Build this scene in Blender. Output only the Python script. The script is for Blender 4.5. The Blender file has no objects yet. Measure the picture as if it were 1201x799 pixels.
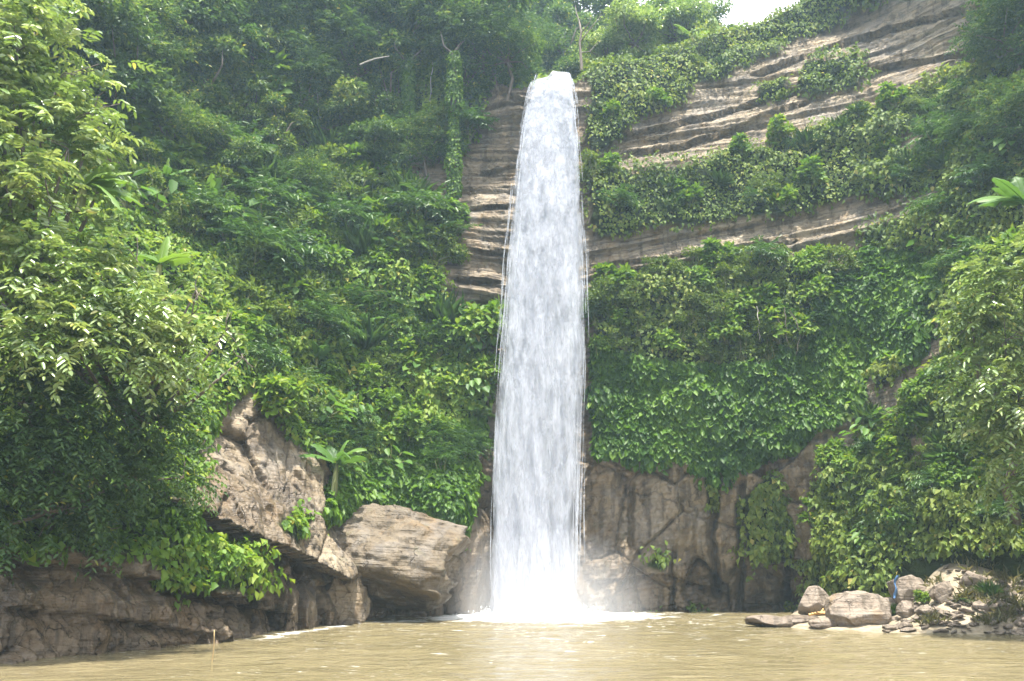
import bpy, math, random
import numpy as np
from mathutils import Vector, Matrix

random.seed(7)
RNG = np.random.default_rng(7)
SC = bpy.context.scene
COL = SC.collection
R = math.radians

# ------------------------------------------------------------------ camera, world, sun, exposure
PITCH = R(14.2); CAM = np.array([0.0, 0.0, 2.5]); FPX = 1040.0
cam_d = bpy.data.cameras.new('camera'); cam = bpy.data.objects.new('camera', cam_d); COL.objects.link(cam)
cam.location = CAM; cam.rotation_euler = (R(90) + PITCH, 0, 0)
cam_d.sensor_width = 36; cam_d.lens = FPX / 1201 * 36; cam_d.clip_start = 0.3; cam_d.clip_end = 2000
SC.camera = cam

SUN_DIR = Vector((0.06, -0.24, 0.96)).normalized()       # towards the sun: high, ahead and to the right
SUN_EL = math.asin(SUN_DIR.z); SUN_AZ = math.atan2(SUN_DIR.x, SUN_DIR.y)
world = bpy.data.worlds.new('World'); SC.world = world; world.use_nodes = True
wt = world.node_tree; wt.nodes.clear()
wo = wt.nodes.new('ShaderNodeOutputWorld'); bg = wt.nodes.new('ShaderNodeBackground')
sky = wt.nodes.new('ShaderNodeTexSky'); sky.sky_type = 'NISHITA'; sky.sun_disc = False
sky.sun_elevation = SUN_EL; sky.sun_rotation = SUN_AZ; sky.dust_density = 3.0; sky.air_density = 1.0
tc = wt.nodes.new('ShaderNodeTexCoord'); wn = wt.nodes.new('ShaderNodeTexNoise')
wn.inputs['Scale'].default_value = 2.2; wn.inputs['Detail'].default_value = 5
wr = wt.nodes.new('ShaderNodeMapRange'); wr.inputs[1].default_value = .36; wr.inputs[2].default_value = .56
wm = wt.nodes.new('ShaderNodeMix'); wm.data_type = 'RGBA'
wm.inputs['B'].default_value = (11.5, 11.6, 11.8, 1)
wt.links.new(tc.outputs['Generated'], wn.inputs['Vector']); wt.links.new(wn.outputs['Fac'], wr.inputs[0])
wt.links.new(wr.outputs[0], wm.inputs['Factor']); wt.links.new(sky.outputs[0], wm.inputs['A'])
wt.links.new(wm.outputs['Result'], bg.inputs['Color']); wt.links.new(bg.outputs[0], wo.inputs['Surface'])
bg.inputs['Strength'].default_value = 0.13

sl = bpy.data.lights.new('sun', 'SUN'); sl.energy = 4.8; sl.angle = R(.6); sl.color = (1, .95, .86)
so = bpy.data.objects.new('sun', sl); COL.objects.link(so)
so.rotation_euler = SUN_DIR.to_track_quat('Z', 'Y').to_euler(); so.location = (20, 20, 120)

SC.view_settings.view_transform = 'Standard'; SC.view_settings.look = 'None'
SC.view_settings.gamma = 1; SC.view_settings.use_curve_mapping = False
SC.view_settings.exposure = 1.55
SC.render.engine = 'CYCLES'
SC.cycles.max_bounces = 6; SC.cycles.diffuse_bounces = 3; SC.cycles.glossy_bounces = 2
SC.cycles.transmission_bounces = 3; SC.cycles.transparent_max_bounces = 16; SC.cycles.volume_bounces = 1
SC.cycles.use_denoising = True; SC.cycles.caustics_reflective = False; SC.cycles.caustics_refractive = False
SC.cycles.use_adaptive_sampling = True

CP, SP = math.cos(PITCH), math.sin(PITCH)
def ray(px, py):
    xn = (px - 600.5) / FPX; yn = -(py - 399.5) / FPX
    return np.array([xn, CP - yn * SP, yn * CP + SP])
def at(px, py, Y):
    d = ray(px, py); return CAM + d * (Y / d[1])
def project(P):
    q = P - CAM; zc = q[..., 1] * CP + q[..., 2] * SP; yc = -q[..., 1] * SP + q[..., 2] * CP
    zc = np.maximum(zc, .01)
    return q[..., 0] / zc * FPX + 600.5, 399.5 - yc / zc * FPX

# ------------------------------------------------------------------ tagging and mesh helpers
def tag(o, label=None, cat=None, group=None, kind=None):
    if label: o['label'] = label
    if cat: o['category'] = cat
    if group: o['group'] = group
    if kind: o['kind'] = kind
    return o
def empty(name, loc, rz=0.0):
    o = bpy.data.objects.new(name, None); COL.objects.link(o); o.location = loc; o.rotation_euler = (0, 0, rz)
    o.empty_display_size = .3
    return o

class Geo:
    """gathers polygons of any size and builds one mesh"""
    def __init__(s): s.v = []; s.f = []; s.t = []; s.uv = []; s.n = 0
    def add(s, V, F, tint=None, uv=None):
        V = np.asarray(V, float).reshape(-1, 3)
        for Fk in (F if isinstance(F, list) else [F]):
            s.f.append(np.asarray(Fk, np.int64) + s.n)
        s.v.append(V); s.n += len(V)
        s.t.append(np.full(len(V), .5) if tint is None else np.broadcast_to(np.asarray(tint, float), (len(V),)))
        s.uv.append(np.zeros((len(V), 2)) if uv is None else uv)
    def mesh(s, name, mat, smooth=True, uvmap=False):
        me = bpy.data.meshes.new(name)
        V = np.concatenate(s.v); me.vertices.add(len(V)); me.vertices.foreach_set('co', V.ravel())
        loops = np.concatenate([f.ravel() for f in s.f])
        tot = np.concatenate([np.full(len(f), f.shape[1]) for f in s.f])
        start = np.concatenate([[0], np.cumsum(tot)[:-1]])
        me.loops.add(len(loops)); me.loops.foreach_set('vertex_index', loops.astype(np.int32))
        me.polygons.add(len(tot)); me.polygons.foreach_set('loop_start', start.astype(np.int32))
        me.polygons.foreach_set('loop_total', tot.astype(np.int32))
        me.polygons.foreach_set('use_smooth', np.full(len(tot), smooth))
        a = me.attributes.new('tint', 'FLOAT', 'POINT'); a.data.foreach_set('value', np.concatenate(s.t).astype(np.float32))
        if uvmap:
            u = me.uv_layers.new(name='UVMap'); u.data.foreach_set('uv', np.concatenate(s.uv)[loops].astype(np.float32).ravel())
        me.update(calc_edges=True); me.materials.append(mat)
        return me
    def build(s, name, mat, parent=None, smooth=True, uvmap=False):
        o = bpy.data.objects.new(name, s.mesh(name, mat, smooth, uvmap)); COL.objects.link(o)
        if parent: o.parent = parent
        return o

def nrm(v): return v / np.maximum(np.linalg.norm(v, axis=-1, keepdims=True), 1e-9)

def leaves(g, P, N, D, L, W, tint, fold=.22, droop=.15, oval=False):
    n = len(P); tint = np.where(RNG.random(n) < .012, 1.0, np.clip(tint, 0, .80)); D = nrm(D); S = nrm(np.cross(D, N)); N = np.cross(S, D)
    L = np.broadcast_to(L, (n,))[:, None]; W = np.broadcast_to(W, (n,))[:, None]
    tint = np.broadcast_to(tint, (n,))
    up = N * fold * W
    if oval:
        V = np.stack([P, P + D*L*.25 + S*W*.42 + up, P + D*L*.66 + S*W*.40 + up - N*L*droop*.5, P + D*L - N*L*droop,
                      P + D*L*.66 - S*W*.40 + up - N*L*droop*.5, P + D*L*.25 - S*W*.42 + up], 1)
        b = np.arange(n)[:, None] * 6
        F = [np.concatenate([b + [[0, 1, 2, 3]], b + [[0, 3, 4, 5]]])]
        g.add(V.reshape(-1, 3), F, np.repeat(tint, 6))
    else:
        V = np.stack([P, P + D*L*.42 + S*W*.5 + up, P + D*L - N*L*droop, P + D*L*.42 - S*W*.5 + up], 1)
        b = np.arange(n)[:, None] * 4
        F = [np.concatenate([b + [[0, 1, 2]], b + [[0, 2, 3]]])]
        g.add(V.reshape(-1, 3), F, np.repeat(tint, 4))

def sprays(g, P, A, length, nl, L, W, tint, rng, droop=.35, spread=1.0, oval=True):
    """pinnate twigs: leaflets set alternately along a drooping axis"""
    n = len(P); A = nrm(A); up = np.array([0, 0, 1.0])
    S = nrm(np.cross(A, np.broadcast_to(up, A.shape) + rng.normal(0, .12, (n, 3)))); U = np.cross(S, A)
    length = np.broadcast_to(length, (n,))[:, None]; tint = np.broadcast_to(tint, (n,))
    for i in range(nl):
        t = (i + .6) / nl; sg = 1 if i % 2 else -1
        q = P + A * length * t - np.array([0, 0, 1.]) * length * droop * t * t
        ax = nrm(A - np.array([0, 0, 1.]) * droop * 1.6 * t)
        d = nrm(ax * (.45 if i < nl - 1 else 2) + S * sg * spread - np.array([0, 0, .25]) + rng.normal(0, .15, (n, 3)))
        leaves(g, q, U + rng.normal(0, .4, (n, 3)), d, L * rng.uniform(.55, 1.3, n), W * rng.uniform(.7, 1.15, n),
               np.clip(tint + rng.normal(0, .07, n), 0, 1), oval=oval)

def tube(g, pts, rad, sides=6, tint=.5):
    pts = np.asarray(pts, float); n = len(pts); rad = np.broadcast_to(rad, (n,))
    T = nrm(np.gradient(pts, axis=0)); ref = np.array([.31, .17, .93]) if abs(T[0][2]) < .8 else np.array([1., .1, .05])
    S = nrm(np.cross(T, ref)); U = np.cross(S, T)
    a = np.linspace(0, 2*np.pi, sides, endpoint=False)
    V = pts[:, None] + rad[:, None, None] * (np.cos(a)[None, :, None]*S[:, None] + np.sin(a)[None, :, None]*U[:, None])
    i = np.arange(n-1)[:, None]*sides; j = np.arange(sides)[None]; k = (j+1) % sides
    F = np.stack([i+j, i+k, i+sides+k, i+sides+j], -1).reshape(-1, 4)
    V = np.concatenate([V.reshape(-1, 3), pts[-1:]])
    cap = np.stack([(n-1)*sides + np.arange(sides), (n-1)*sides + (np.arange(sides)+1) % sides, np.full(sides, n*sides)], -1)
    g.add(V, [F, cap], tint)

# ------------------------------------------------------------------ numpy noise
def _h(i, j, k, s):
    n = (i.astype(np.int64)*73856093) ^ (j.astype(np.int64)*19349663) ^ (k.astype(np.int64)*83492791) ^ (s*2654435761)
    n = (n ^ (n >> 13)) * 1274126177 & 0x7fffffff
    n = (n ^ (n >> 16)) * 668265263 & 0x7fffffff
    return ((n >> 7) & 0xffff) / 65535.0
def vnoise(P, s=0):
    P = np.asarray(P, float); f = np.floor(P); t = P - f; t = t*t*(3-2*t); i, j, k = (f[..., c].astype(np.int64) for c in range(3))
    r = 0
    for a in (0, 1):
        for b in (0, 1):
            for c in (0, 1):
                w = (t[..., 0] if a else 1-t[..., 0])*(t[..., 1] if b else 1-t[..., 1])*(t[..., 2] if c else 1-t[..., 2])
                r = r + w*_h(i+a, j+b, k+c, s)
    return r*2-1
def fbm(P, oc=4, s=0):
    a, r, P = .5, 0, np.asarray(P, float)
    for o in range(oc): r = r + a*vnoise(P, s+o); P = P*2.03+17.3; a *= .5
    return r
def cells(u, v, s=0):
    """voronoi on a plane: F1, F2, random per cell, offsets to the cell's point"""
    iu, iv = np.floor(u), np.floor(v); F1 = np.full(u.shape, 9.); F2 = np.full(u.shape, 9.); cid = np.zeros(u.shape); du = np.zeros(u.shape); dv = np.zeros(u.shape)
    z = np.zeros(u.shape, np.int64)
    for a in (-1, 0, 1):
        for b in (-1, 0, 1):
            ci, cj = iu+a, iv+b
            pu = ci + .1 + .8*_h(ci, cj, z, s); pv = cj + .1 + .8*_h(ci, cj, z, s+1)
            d = np.hypot(u-pu, v-pv); m = d < F1
            F2 = np.where(m, F1, np.minimum(F2, d)); cid = np.where(m, _h(ci, cj, z, s+2), cid)
            du = np.where(m, u-pu, du); dv = np.where(m, v-pv, dv); F1 = np.where(m, d, F1)
    return F1, F2, cid, du, dv
def smooth(a, b, x): t = np.clip((x-a)/(b-a), 0, 1); return t*t*(3-2*t)
def inpoly(px, py, poly):
    c = np.zeros(px.shape, bool); n = len(poly)
    for i in range(n):
        (x1, y1), (x2, y2) = poly[i], poly[i-1]
        if y1 == y2: continue
        m = ((y1 > py) != (y2 > py)) & (px < (x2-x1)*(py-y1)/(y2-y1)+x1); c ^= m
    return c

# ------------------------------------------------------------------ materials
def newmat(name):
    m = bpy.data.materials.new(name); m.use_nodes = True; nt = m.node_tree; nt.nodes.clear()
    out = nt.nodes.new('ShaderNodeOutputMaterial'); return m, nt, out
class NT:
    def __init__(s, nt): s.nt = nt
    def n(s, typ, **kw):
        nd = s.nt.nodes.new(typ)
        for k, v in kw.items():
            if k.startswith('i_'): nd.inputs[k[2:].replace('_', ' ')].default_value = v
            else: setattr(nd, k, v)
        return nd
    def l(s, a, b): s.nt.links.new(a, b)
    def ramp(s, fac, stops, interp='LINEAR'):
        r = s.nt.nodes.new('ShaderNodeValToRGB'); r.color_ramp.interpolation = interp; e = r.color_ramp.elements
        while len(e) < len(stops): e.new(.5)
        for x, (p, c) in zip(e, stops): x.position = p; x.color = (*c, 1) if len(c) == 3 else c
        s.l(fac, r.inputs[0]); return r.outputs[0]
    def noise(s, vec, scale, detail=4, rough=.55, dist=0):
        n = s.n('ShaderNodeTexNoise'); n.inputs['Scale'].default_value = scale; n.inputs['Detail'].default_value = detail
        n.inputs['Roughness'].default_value = rough; n.inputs['Distortion'].default_value = dist; s.l(vec, n.inputs['Vector']); return n.outputs['Fac']
    def mapping(s, vec, scale=(1, 1, 1), rot=(0, 0, 0)):
        n = s.n('ShaderNodeMapping'); n.inputs['Scale'].default_value = scale; n.inputs['Rotation'].default_value = rot; s.l(vec, n.inputs['Vector']); return n.outputs[0]
    def mix(s, fac, a, b, blend='MIX'):
        m = s.n('ShaderNodeMix', data_type='RGBA', blend_type=blend)
        for v, k in ((fac, 'Factor'), (a, 'A'), (b, 'B')):
            if hasattr(v, 'is_linked'): s.l(v, m.inputs[k])
            else: m.inputs[k].default_value = v if k == 'Factor' else (*v, 1)
        return m.outputs['Result']
    def math(s, op, a, b=0.0, clamp=False):
        m = s.n('ShaderNodeMath', operation=op, use_clamp=clamp)
        for v, k in ((a, 0), (b, 1)):
            if hasattr(v, 'is_linked'): s.l(v, m.inputs[k])
            else: m.inputs[k].default_value = v
        return m.outputs[0]
    def bump(s, h, strength=.5, dist=.1, normal=None):
        b = s.n('ShaderNodeBump'); b.inputs['Strength'].default_value = strength; b.inputs['Distance'].default_value = dist; s.l(h, b.inputs['Height'])
        if normal: s.l(normal, b.inputs['Normal'])
        return b.outputs[0]

def leaf_mat(name, stops, rough=.42, transl=.42, spec=.5):
    m, nt, out = newmat(name); t = NT(nt)
    at_ = t.n('ShaderNodeAttribute', attribute_name='tint'); oi = t.n('ShaderNodeObjectInfo')
    f = t.math('ADD', at_.outputs['Fac'], t.math('MULTIPLY', t.math('SUBTRACT', oi.outputs['Random'], .5), .25), True)
    c = t.ramp(f, stops)
    p = t.n('ShaderNodeBsdfPrincipled'); t.l(c, p.inputs['Base Color']); p.inputs['Roughness'].default_value = rough
    p.inputs['Specular IOR Level'].default_value = spec
    tr = t.n('ShaderNodeBsdfTranslucent'); t.l(t.mix(.6, c, t.mix(1.0, c, (1.5, 1.45, .5), 'MULTIPLY')), tr.inputs['Color'])
    mx = t.n('ShaderNodeMixShader'); mx.inputs[0].default_value = transl
    t.l(p.outputs[0], mx.inputs[1]); t.l(tr.outputs[0], mx.inputs[2]); t.l(mx.outputs[0], out.inputs['Surface'])
    return m
M = {}
M['creeper'] = leaf_mat('creeper_leaf', [(0, (.036, .080, .014)), (.35, (.074, .155, .018)), (.7, (.135, .235, .024)), (.92, (.22, .29, .040)), (1, (.34, .32, .06))], rough=.55, spec=.3)
M['ivy'] = leaf_mat('ivy_leaf', [(0, (.030, .080, .012)), (.5, (.080, .170, .015)), (.85, (.145, .250, .022)), (1, (.20, .29, .036))], rough=.5, spec=.35)
M['bush'] = leaf_mat('bush_leaf', [(0, (.046, .082, .018)), (.4, (.092, .150, .024)), (.75, (.150, .215, .034)), (.92, (.25, .28, .06)), (1, (.33, .30, .08))], rough=.55, spec=.3)
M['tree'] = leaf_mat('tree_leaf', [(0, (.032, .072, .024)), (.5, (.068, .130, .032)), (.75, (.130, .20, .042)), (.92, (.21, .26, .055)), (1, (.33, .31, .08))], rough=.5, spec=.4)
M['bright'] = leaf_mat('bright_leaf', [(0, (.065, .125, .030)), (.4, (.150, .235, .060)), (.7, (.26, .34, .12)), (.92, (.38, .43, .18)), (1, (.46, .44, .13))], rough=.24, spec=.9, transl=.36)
M['banana'] = leaf_mat('banana_leaf', [(0, (.060, .13, .030)), (.6, (.095, .20, .035)), (1, (.17, .26, .05))], rough=.5, transl=.45, spec=.35)
M['fern'] = leaf_mat('frond_leaf', [(0, (.035, .085, .020)), (.5, (.060, .13, .028)), (1, (.11, .18, .040))])
M['dry'] = leaf_mat('dry_grass', [(0, (.10, .085, .04)), (.5, (.12, .13, .05)), (1, (.2, .17, .09))], rough=.7)

def bark_mat(name, a, b):
    m, nt, out = newmat(name); t = NT(nt); tc = t.n('ShaderNodeTexCoord')
    n = t.noise(t.mapping(tc.outputs['Object'], (6, 6, 1.5)), 2.0, 5)
    p = t.n('ShaderNodeBsdfPrincipled'); t.l(t.ramp(n, [(.3, a), (.7, b)]), p.inputs['Base Color']); p.inputs['Roughness'].default_value = .85
    t.l(t.bump(n, .6, .05), p.inputs['Normal']); t.l(p.outputs[0], out.inputs['Surface']); return m
M['bark'] = bark_mat('bark', (.07, .055, .04), (.17, .14, .11))
M['pale_bark'] = bark_mat('pale_bark', (.26, .24, .2), (.48, .45, .4))
M['stem'] = bark_mat('green_stem', (.08, .1, .035), (.16, .17, .06))
M['pole'] = bark_mat('bamboo_pole', (.22, .15, .07), (.36, .27, .13))

def rock_mat(name, lo, mid, hi, wetline=0.0, soil=True, dip=0.0, pale=(.42, .38, .34)):
    m, nt, out = newmat(name); t = NT(nt); tc = t.n('ShaderNodeTexCoord'); ob = tc.outputs['Object']
    big = t.noise(ob, .22, 5, .6, .6); med = t.noise(ob, 1.1, 6, .62, .4); fine = t.noise(ob, 9.0, 6, .65)
    band = t.noise(t.mapping(ob, (.10, .10, 2.4), (0, dip, 0)), 1.6, 6, .65, .35)
    streak = t.noise(t.mapping(ob, (1.6, 1.6, .12)), 1.3, 5, .6, .3)
    c = t.ramp(t.math('ADD', t.math('MULTIPLY', big, .45), t.math('MULTIPLY', med, .55)), [(.32, lo), (.5, mid), (.68, hi)])
    c = t.mix(t.math('MULTIPLY', t.ramp(band, [(.40, (0, 0, 0)), (.62, (1, 1, 1))]), .35), c, pale)
    c = t.mix(t.math('MULTIPLY', t.ramp(streak, [(.50, (0, 0, 0)), (.60, (1, 1, 1))]), .7), c, (.075, .058, .038))
    ochre = t.noise(t.mapping(ob, (1, 1, .35)), .7, 5, .6, .8)
    c = t.mix(t.math('MULTIPLY', t.ramp(ochre, [(.55, (0, 0, 0)), (.68, (1, 1, 1))]), .5), c, (.25, .155, .06))
    moss = t.noise(ob, .9, 6, .7, .5)
    c = t.mix(t.math('MULTIPLY', t.ramp(moss, [(.60, (0, 0, 0)), (.70, (1, 1, 1))]), .55), c, (.07, .09, .025))
    c = t.mix(t.math('MULTIPLY', t.ramp(fine, [(.35, (1, 1, 1)), (.5, (0, 0, 0))]), .25), c, (.09, .07, .055))
    dv = t.n('ShaderNodeVectorMath', operation='ADD'); ns = t.n('ShaderNodeTexNoise'); ns.inputs['Scale'].default_value = 1.6; ns.inputs['Detail'].default_value = 5; t.l(ob, ns.inputs['Vector']); t.l(ob, dv.inputs[0]); t.l(ns.outputs['Color'], dv.inputs[1])
    cr = None
    for scv, wd_ in (((.42, .42, .30), .016), ((1.2, 1.2, .8), .016)):
        v = t.n('ShaderNodeTexVoronoi', feature='DISTANCE_TO_EDGE'); v.inputs['Scale'].default_value = 1.0; t.l(t.mapping(dv.outputs[0], scv), v.inputs['Vector'])
        k = t.math('DIVIDE', v.outputs['Distance'], wd_, True); gate = t.math('MULTIPLY', t.math('SUBTRACT', t.noise(ob, .6 if cr is None else 1.3, 3), .44 if soil else .36), 8, True)
        k = t.math('MAXIMUM', k, gate); cr = k if cr is None else t.math('MULTIPLY', cr, k)
    c = t.mix(t.math('MULTIPLY', t.math('SUBTRACT', 1.0, cr), .6 if soil else .4), c, (.05, .04, .033))
    if soil:
        sx = t.n('ShaderNodeSeparateXYZ'); t.l(ob, sx.inputs[0]); cb = t.n('ShaderNodeCombineXYZ'); t.l(t.math('MULTIPLY', sx.outputs[0], .10), cb.inputs[0]); t.l(t.math('MULTIPLY', sx.outputs[1], .10), cb.inputs[1])
        t.l(t.math('MULTIPLY', t.n('ShaderNodeAttribute', attribute_name='bed').outputs['Fac'], 3.2), cb.inputs[2])
        ly = t.noise(cb.outputs[0], 1.0, 5, .7, .25)
        lines = t.math('MULTIPLY', t.ramp(ly, [(.36, (1, 1, 1)), (.42, (0, 0, 0)), (.54, (0, 0, 0)), (.57, (.8, .8, .8)), (.60, (0, 0, 0))]), t.math('ADD', .18, t.math('MULTIPLY', t.math('SUBTRACT', sx.outputs[2], 8.5), .3, True), True))
        c = t.mix(t.math('MULTIPLY', lines, .6), c, (.06, .05, .042)); cr = t.math('MULTIPLY', cr, t.math('SUBTRACT', 1.0, t.math('MULTIPLY', lines, .8)))
    hue = t.noise(ob, .35, 4, .6, 1.2)
    c = t.mix(t.math('MULTIPLY', t.ramp(hue, [(.5, (0, 0, 0)), (.62, (1, 1, 1))]), .40), c, (.20, .185, .17))
    p = t.n('ShaderNodeBsdfPrincipled')
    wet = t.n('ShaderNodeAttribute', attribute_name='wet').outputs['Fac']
    c = t.mix(t.math('MULTIPLY', wet, .85), c, t.mix(1.0, c, (.42, .36, .31), 'MULTIPLY'))  # wet rock darkens; on the left wall this also carries painted tree shade
    if soil:
        veg = t.n('ShaderNodeAttribute', attribute_name='veg').outputs['Fac']
        sc = t.ramp(med, [(.3, (.016, .024, .009)), (.7, (.034, .050, .015))])
        c = t.mix(veg, c, sc)
    if soil: t.l(t.math('SUBTRACT', .5, t.math('MULTIPLY', veg, .45)), p.inputs['Specular IOR Level'])
    t.l(c, p.inputs['Base Color'])
    t.l(t.math('SUBTRACT', .82, t.math('MULTIPLY', wet, .56)), p.inputs['Roughness'])
    h = t.math('ADD', t.math('ADD', t.math('MULTIPLY', med, .8), t.math('MULTIPLY', cr, .5)), t.math('ADD', t.math('MULTIPLY', fine, .22), t.math('MULTIPLY', band, .7)))
    t.l(t.bump(h, .95, .26), p.inputs['Normal']); t.l(p.outputs[0], out.inputs['Surface']); return m
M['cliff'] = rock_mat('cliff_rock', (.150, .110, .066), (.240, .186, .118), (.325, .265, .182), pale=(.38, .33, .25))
M['boulder'] = rock_mat('boulder_rock', (.13, .095, .070), (.21, .165, .125), (.29, .24, .19), soil=False, pale=(.34, .30, .25))
M['outcrop'] = rock_mat('outcrop_rock', (.085, .062, .038), (.150, .115, .072), (.205, .165, .110), soil=False, pale=(.225, .19, .135))

def plain(name, col, rough=.7, transl=0):
    m, nt, out = newmat(name); t = NT(nt); tc = t.n('ShaderNodeTexCoord')
    n = t.noise(tc.outputs['Object'], 6, 4); p = t.n('ShaderNodeBsdfPrincipled')
    t.l(t.ramp(n, [(.3, tuple(c*.75 for c in col)), (.7, tuple(min(1, c*1.15) for c in col))]), p.inputs['Base Color'])
    p.inputs['Roughness'].default_value = rough; t.l(p.outputs[0], out.inputs['Surface']); return m
M['blue'] = plain('blue_plastic', (.07, .16, .32), .5)
M['wood'] = plain('split_wood', (.55, .33, .12), .7)

# ------------------------------------------------------------------ the cliff: a bowl round the pool, radius as a function of bearing and height
C0 = np.array([2.0, 20.0])
CTRL = [ # photo pixel, metres away
 (0,777,24.8),(150,765,27.7),(300,748,33.1),(385,735,38.9),(450,728,44.5),(530,720,48.3),
 (0,640,25.6),(150,690,27.9),(200,640,29.6),(300,680,33.4),(300,600,35),(400,690,39.5),
 (530,600,46),(450,600,44.5),(400,600,42),(250,500,36.5),(330,560,38.2),(330,480,40.5),(400,560,43),
 (0,560,27),(100,560,29),(0,450,29.5),(100,450,32),(200,450,35.5),(0,300,34),(100,300,38),(200,300,42),(300,300,46.5),(400,300,49.5),(500,300,51),
 (300,400,43),(400,450,46.5),(500,450,48.3),(550,450,48.6),(500,560,45.8),(560,600,48.8),(560,690,49),
 (0,150,40),(100,150,44),(200,150,49),(300,150,53),(400,150,55),(500,150,54.5),(560,150,52.5),
 (600,250,50.6),(620,400,50.2),(630,550,50),(630,715,49.8),(650,95,50.9),(610,120,50.9),
 (700,100,51.5),(700,180,51.2),(700,310,50.4),(700,400,50),(700,540,49.5),(700,718,49.9),
 (800,75,54),(800,130,52.3),(800,180,51.3),(800,280,50.3),(800,305,50.2),(800,420,49.4),(800,540,48.7),(830,717,51.3),
 (900,60,54.5),(900,150,52),(900,250,50),(900,300,49.4),(900,420,48.5),(900,520,47.8),(900,650,50),(940,716,51.5),
 (1000,20,55),(1000,100,52),(1000,200,50),(1000,300,48.8),(1000,420,47.6),(1000,500,46.6),(980,600,46.6),(1000,690,45.2),
 (1100,0,51),(1100,100,48.2),(1100,200,46.6),(1100,300,45),(1100,400,43.2),(1100,500,42),(1100,600,41.2),(1100,680,41),
 (1200,0,46),(1200,100,44),(1200,200,42.2),(1200,300,40.8),(1200,450,39.4),(1200,600,38.6),(1200,680,38.6)]
pts = np.array([at(*c) for c in CTRL])
extra = [(-16.5,15,0),(-18,15,12),(-20,15,25),(-24,15,45),(-18,4,0),(-20,4,15),(-25,4,45),(-30,30,45),(-27,36,42),
         (26,26,3),(27,26,20),(30,26,45),(28,10,3),(29,10,20),(34,10,45),(-14,24.8,-3),(1,50,-3),(16,51.5,-3),(21,41,0),(20,43,-3)]
pts = np.concatenate([pts, np.array(extra, float)])
def polar(x, y): dx, dy = x-C0[0], y-C0[1]; return np.arctan2(dx, dy), np.hypot(dx, dy)
KTH = 26.0
cth, cr = polar(pts[:, 0], pts[:, 1]); ck = np.stack([cth*KTH, pts[:, 2]], 1)
def phi(d): return np.where(d > 1e-9, d, 0)          # linear (biharmonic-like) kernel
dd = np.linalg.norm(ck[:, None]-ck[None], axis=-1); n_ = len(ck)
A_ = np.zeros((n_+3, n_+3)); A_[:n_, :n_] = -phi(dd) - np.eye(n_)*.6; A_[:n_, n_] = 1; A_[:n_, n_+1:] = ck; A_[n_:, :n_] = A_[:n_, n_:].T
wts = np.linalg.solve(A_, np.concatenate([cr, [0, 0, 0]]))
def rbase(th, z):
    q = np.stack([th*KTH, z], -1).reshape(-1, 2); r = np.empty(len(q))
    for i in range(0, len(q), 40000):
        s = q[i:i+40000]; d = np.linalg.norm(s[:, None]-ck[None], axis=-1)
        r[i:i+40000] = -phi(d)@wts[:n_] + wts[n_] + s@wts[n_+1:]
    return r.reshape(th.shape)

def topz(px, py, Y): return at(px, py, Y)[2]
TOP = [(-2.2, 48), (-1.4, 50), (-.9, 50), (-.55, 48), (-.28, 45)]
for px, py, Y in [(540,45,55),(585,84,52),(612,96,51),(622,92.5,51),(676,92.5,51),(684,84,51.5),(720,74,52.5),(770,62,54),(830,50,55.5),(900,38,57),(950,15,57)]:
    p = at(px, py, Y); TOP.append((float(polar(p[0], p[1])[0]), float(p[2])))
TOP += [(.62, 46), (.8, 47), (1.2, 46), (2.2, 46)]
TOP.sort()
NU, NV, NB = 1120, 520, 40
th1 = np.concatenate([np.linspace(R(-122), R(-84), 60, endpoint=False), np.linspace(R(-84), R(64), NU-120), np.linspace(R(64), R(118), 61)[1:]])
ztop = np.interp(th1, [t[0] for t in TOP], [t[1] for t in TOP])
vv = np.linspace(0, 1, NV)**1.2
Z = -2.5 + (ztop[None] + 2.5) * vv[:, None]
TH = np.broadcast_to(th1[None], Z.shape).copy()
RR = rbase(TH, Z)
def xyz(th, r, z): return np.stack([C0[0]+np.sin(th)*r, C0[1]+np.cos(th)*r, z], -1)
P0 = xyz(TH, RR, Z); PX, PY = project(P0)
jx = 9*fbm(P0*.55, 3, 11)+5*fbm(P0*1.7, 2, 15); jy = 9*fbm(P0*.55+40, 3, 12)+5*fbm(P0*1.7+9, 2, 16)
jx *= 1.6; jy *= 1.6
BARE = [
 [(690,182),(740,140),(800,112),(850,84),(900,62),(960,32),(1010,5),(1060,-40),(1165,-40),(1150,75),(1090,100),(1010,130),(930,160),(860,178),(780,194),(700,204)],
 [(690,278),(740,272),(840,256),(900,250),(1000,232),(1120,220),(1120,258),(1010,276),(1016,322),(960,314),(900,308),(860,312),(780,324),(725,342),(690,352)],
 [(690,545),(720,528),(760,533),(800,548),(850,556),(900,530),(955,510),(1003,478),(1003,420),(1020,420),(1022,492),(965,560),(956,600),(955,650),(945,730),(690,730)],
 [(528,205),(550,150),(590,86),(685,86),(694,300),(704,540),(690,730),(515,730),(530,630),(556,575),(572,392),(530,388),(512,312),(545,300),(530,285),(532,240)],
 [(470,172),(530,170),(530,236),(474,242)],
 [(272,462),(312,450),(322,492),(365,535),(392,560),(385,605),(420,600),(490,598),(530,640),(570,600),(570,740),(530,740),(0,850),(-400,900),(-400,650),(0,640),(100,655),(200,655),(270,680),(330,690),(250,622),(180,590),(240,572),(228,520)],
 [(1088,400),(1112,400),(1065,478),(1012,500),(1000,480)], [(1078,360),(1106,350),(1104,425),(1076,425)], [(1060,510),(1085,515),(1085,545),(1050,545)],
 [(1060,148),(1110,150),(1105,200),(1050,190)],
]
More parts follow.
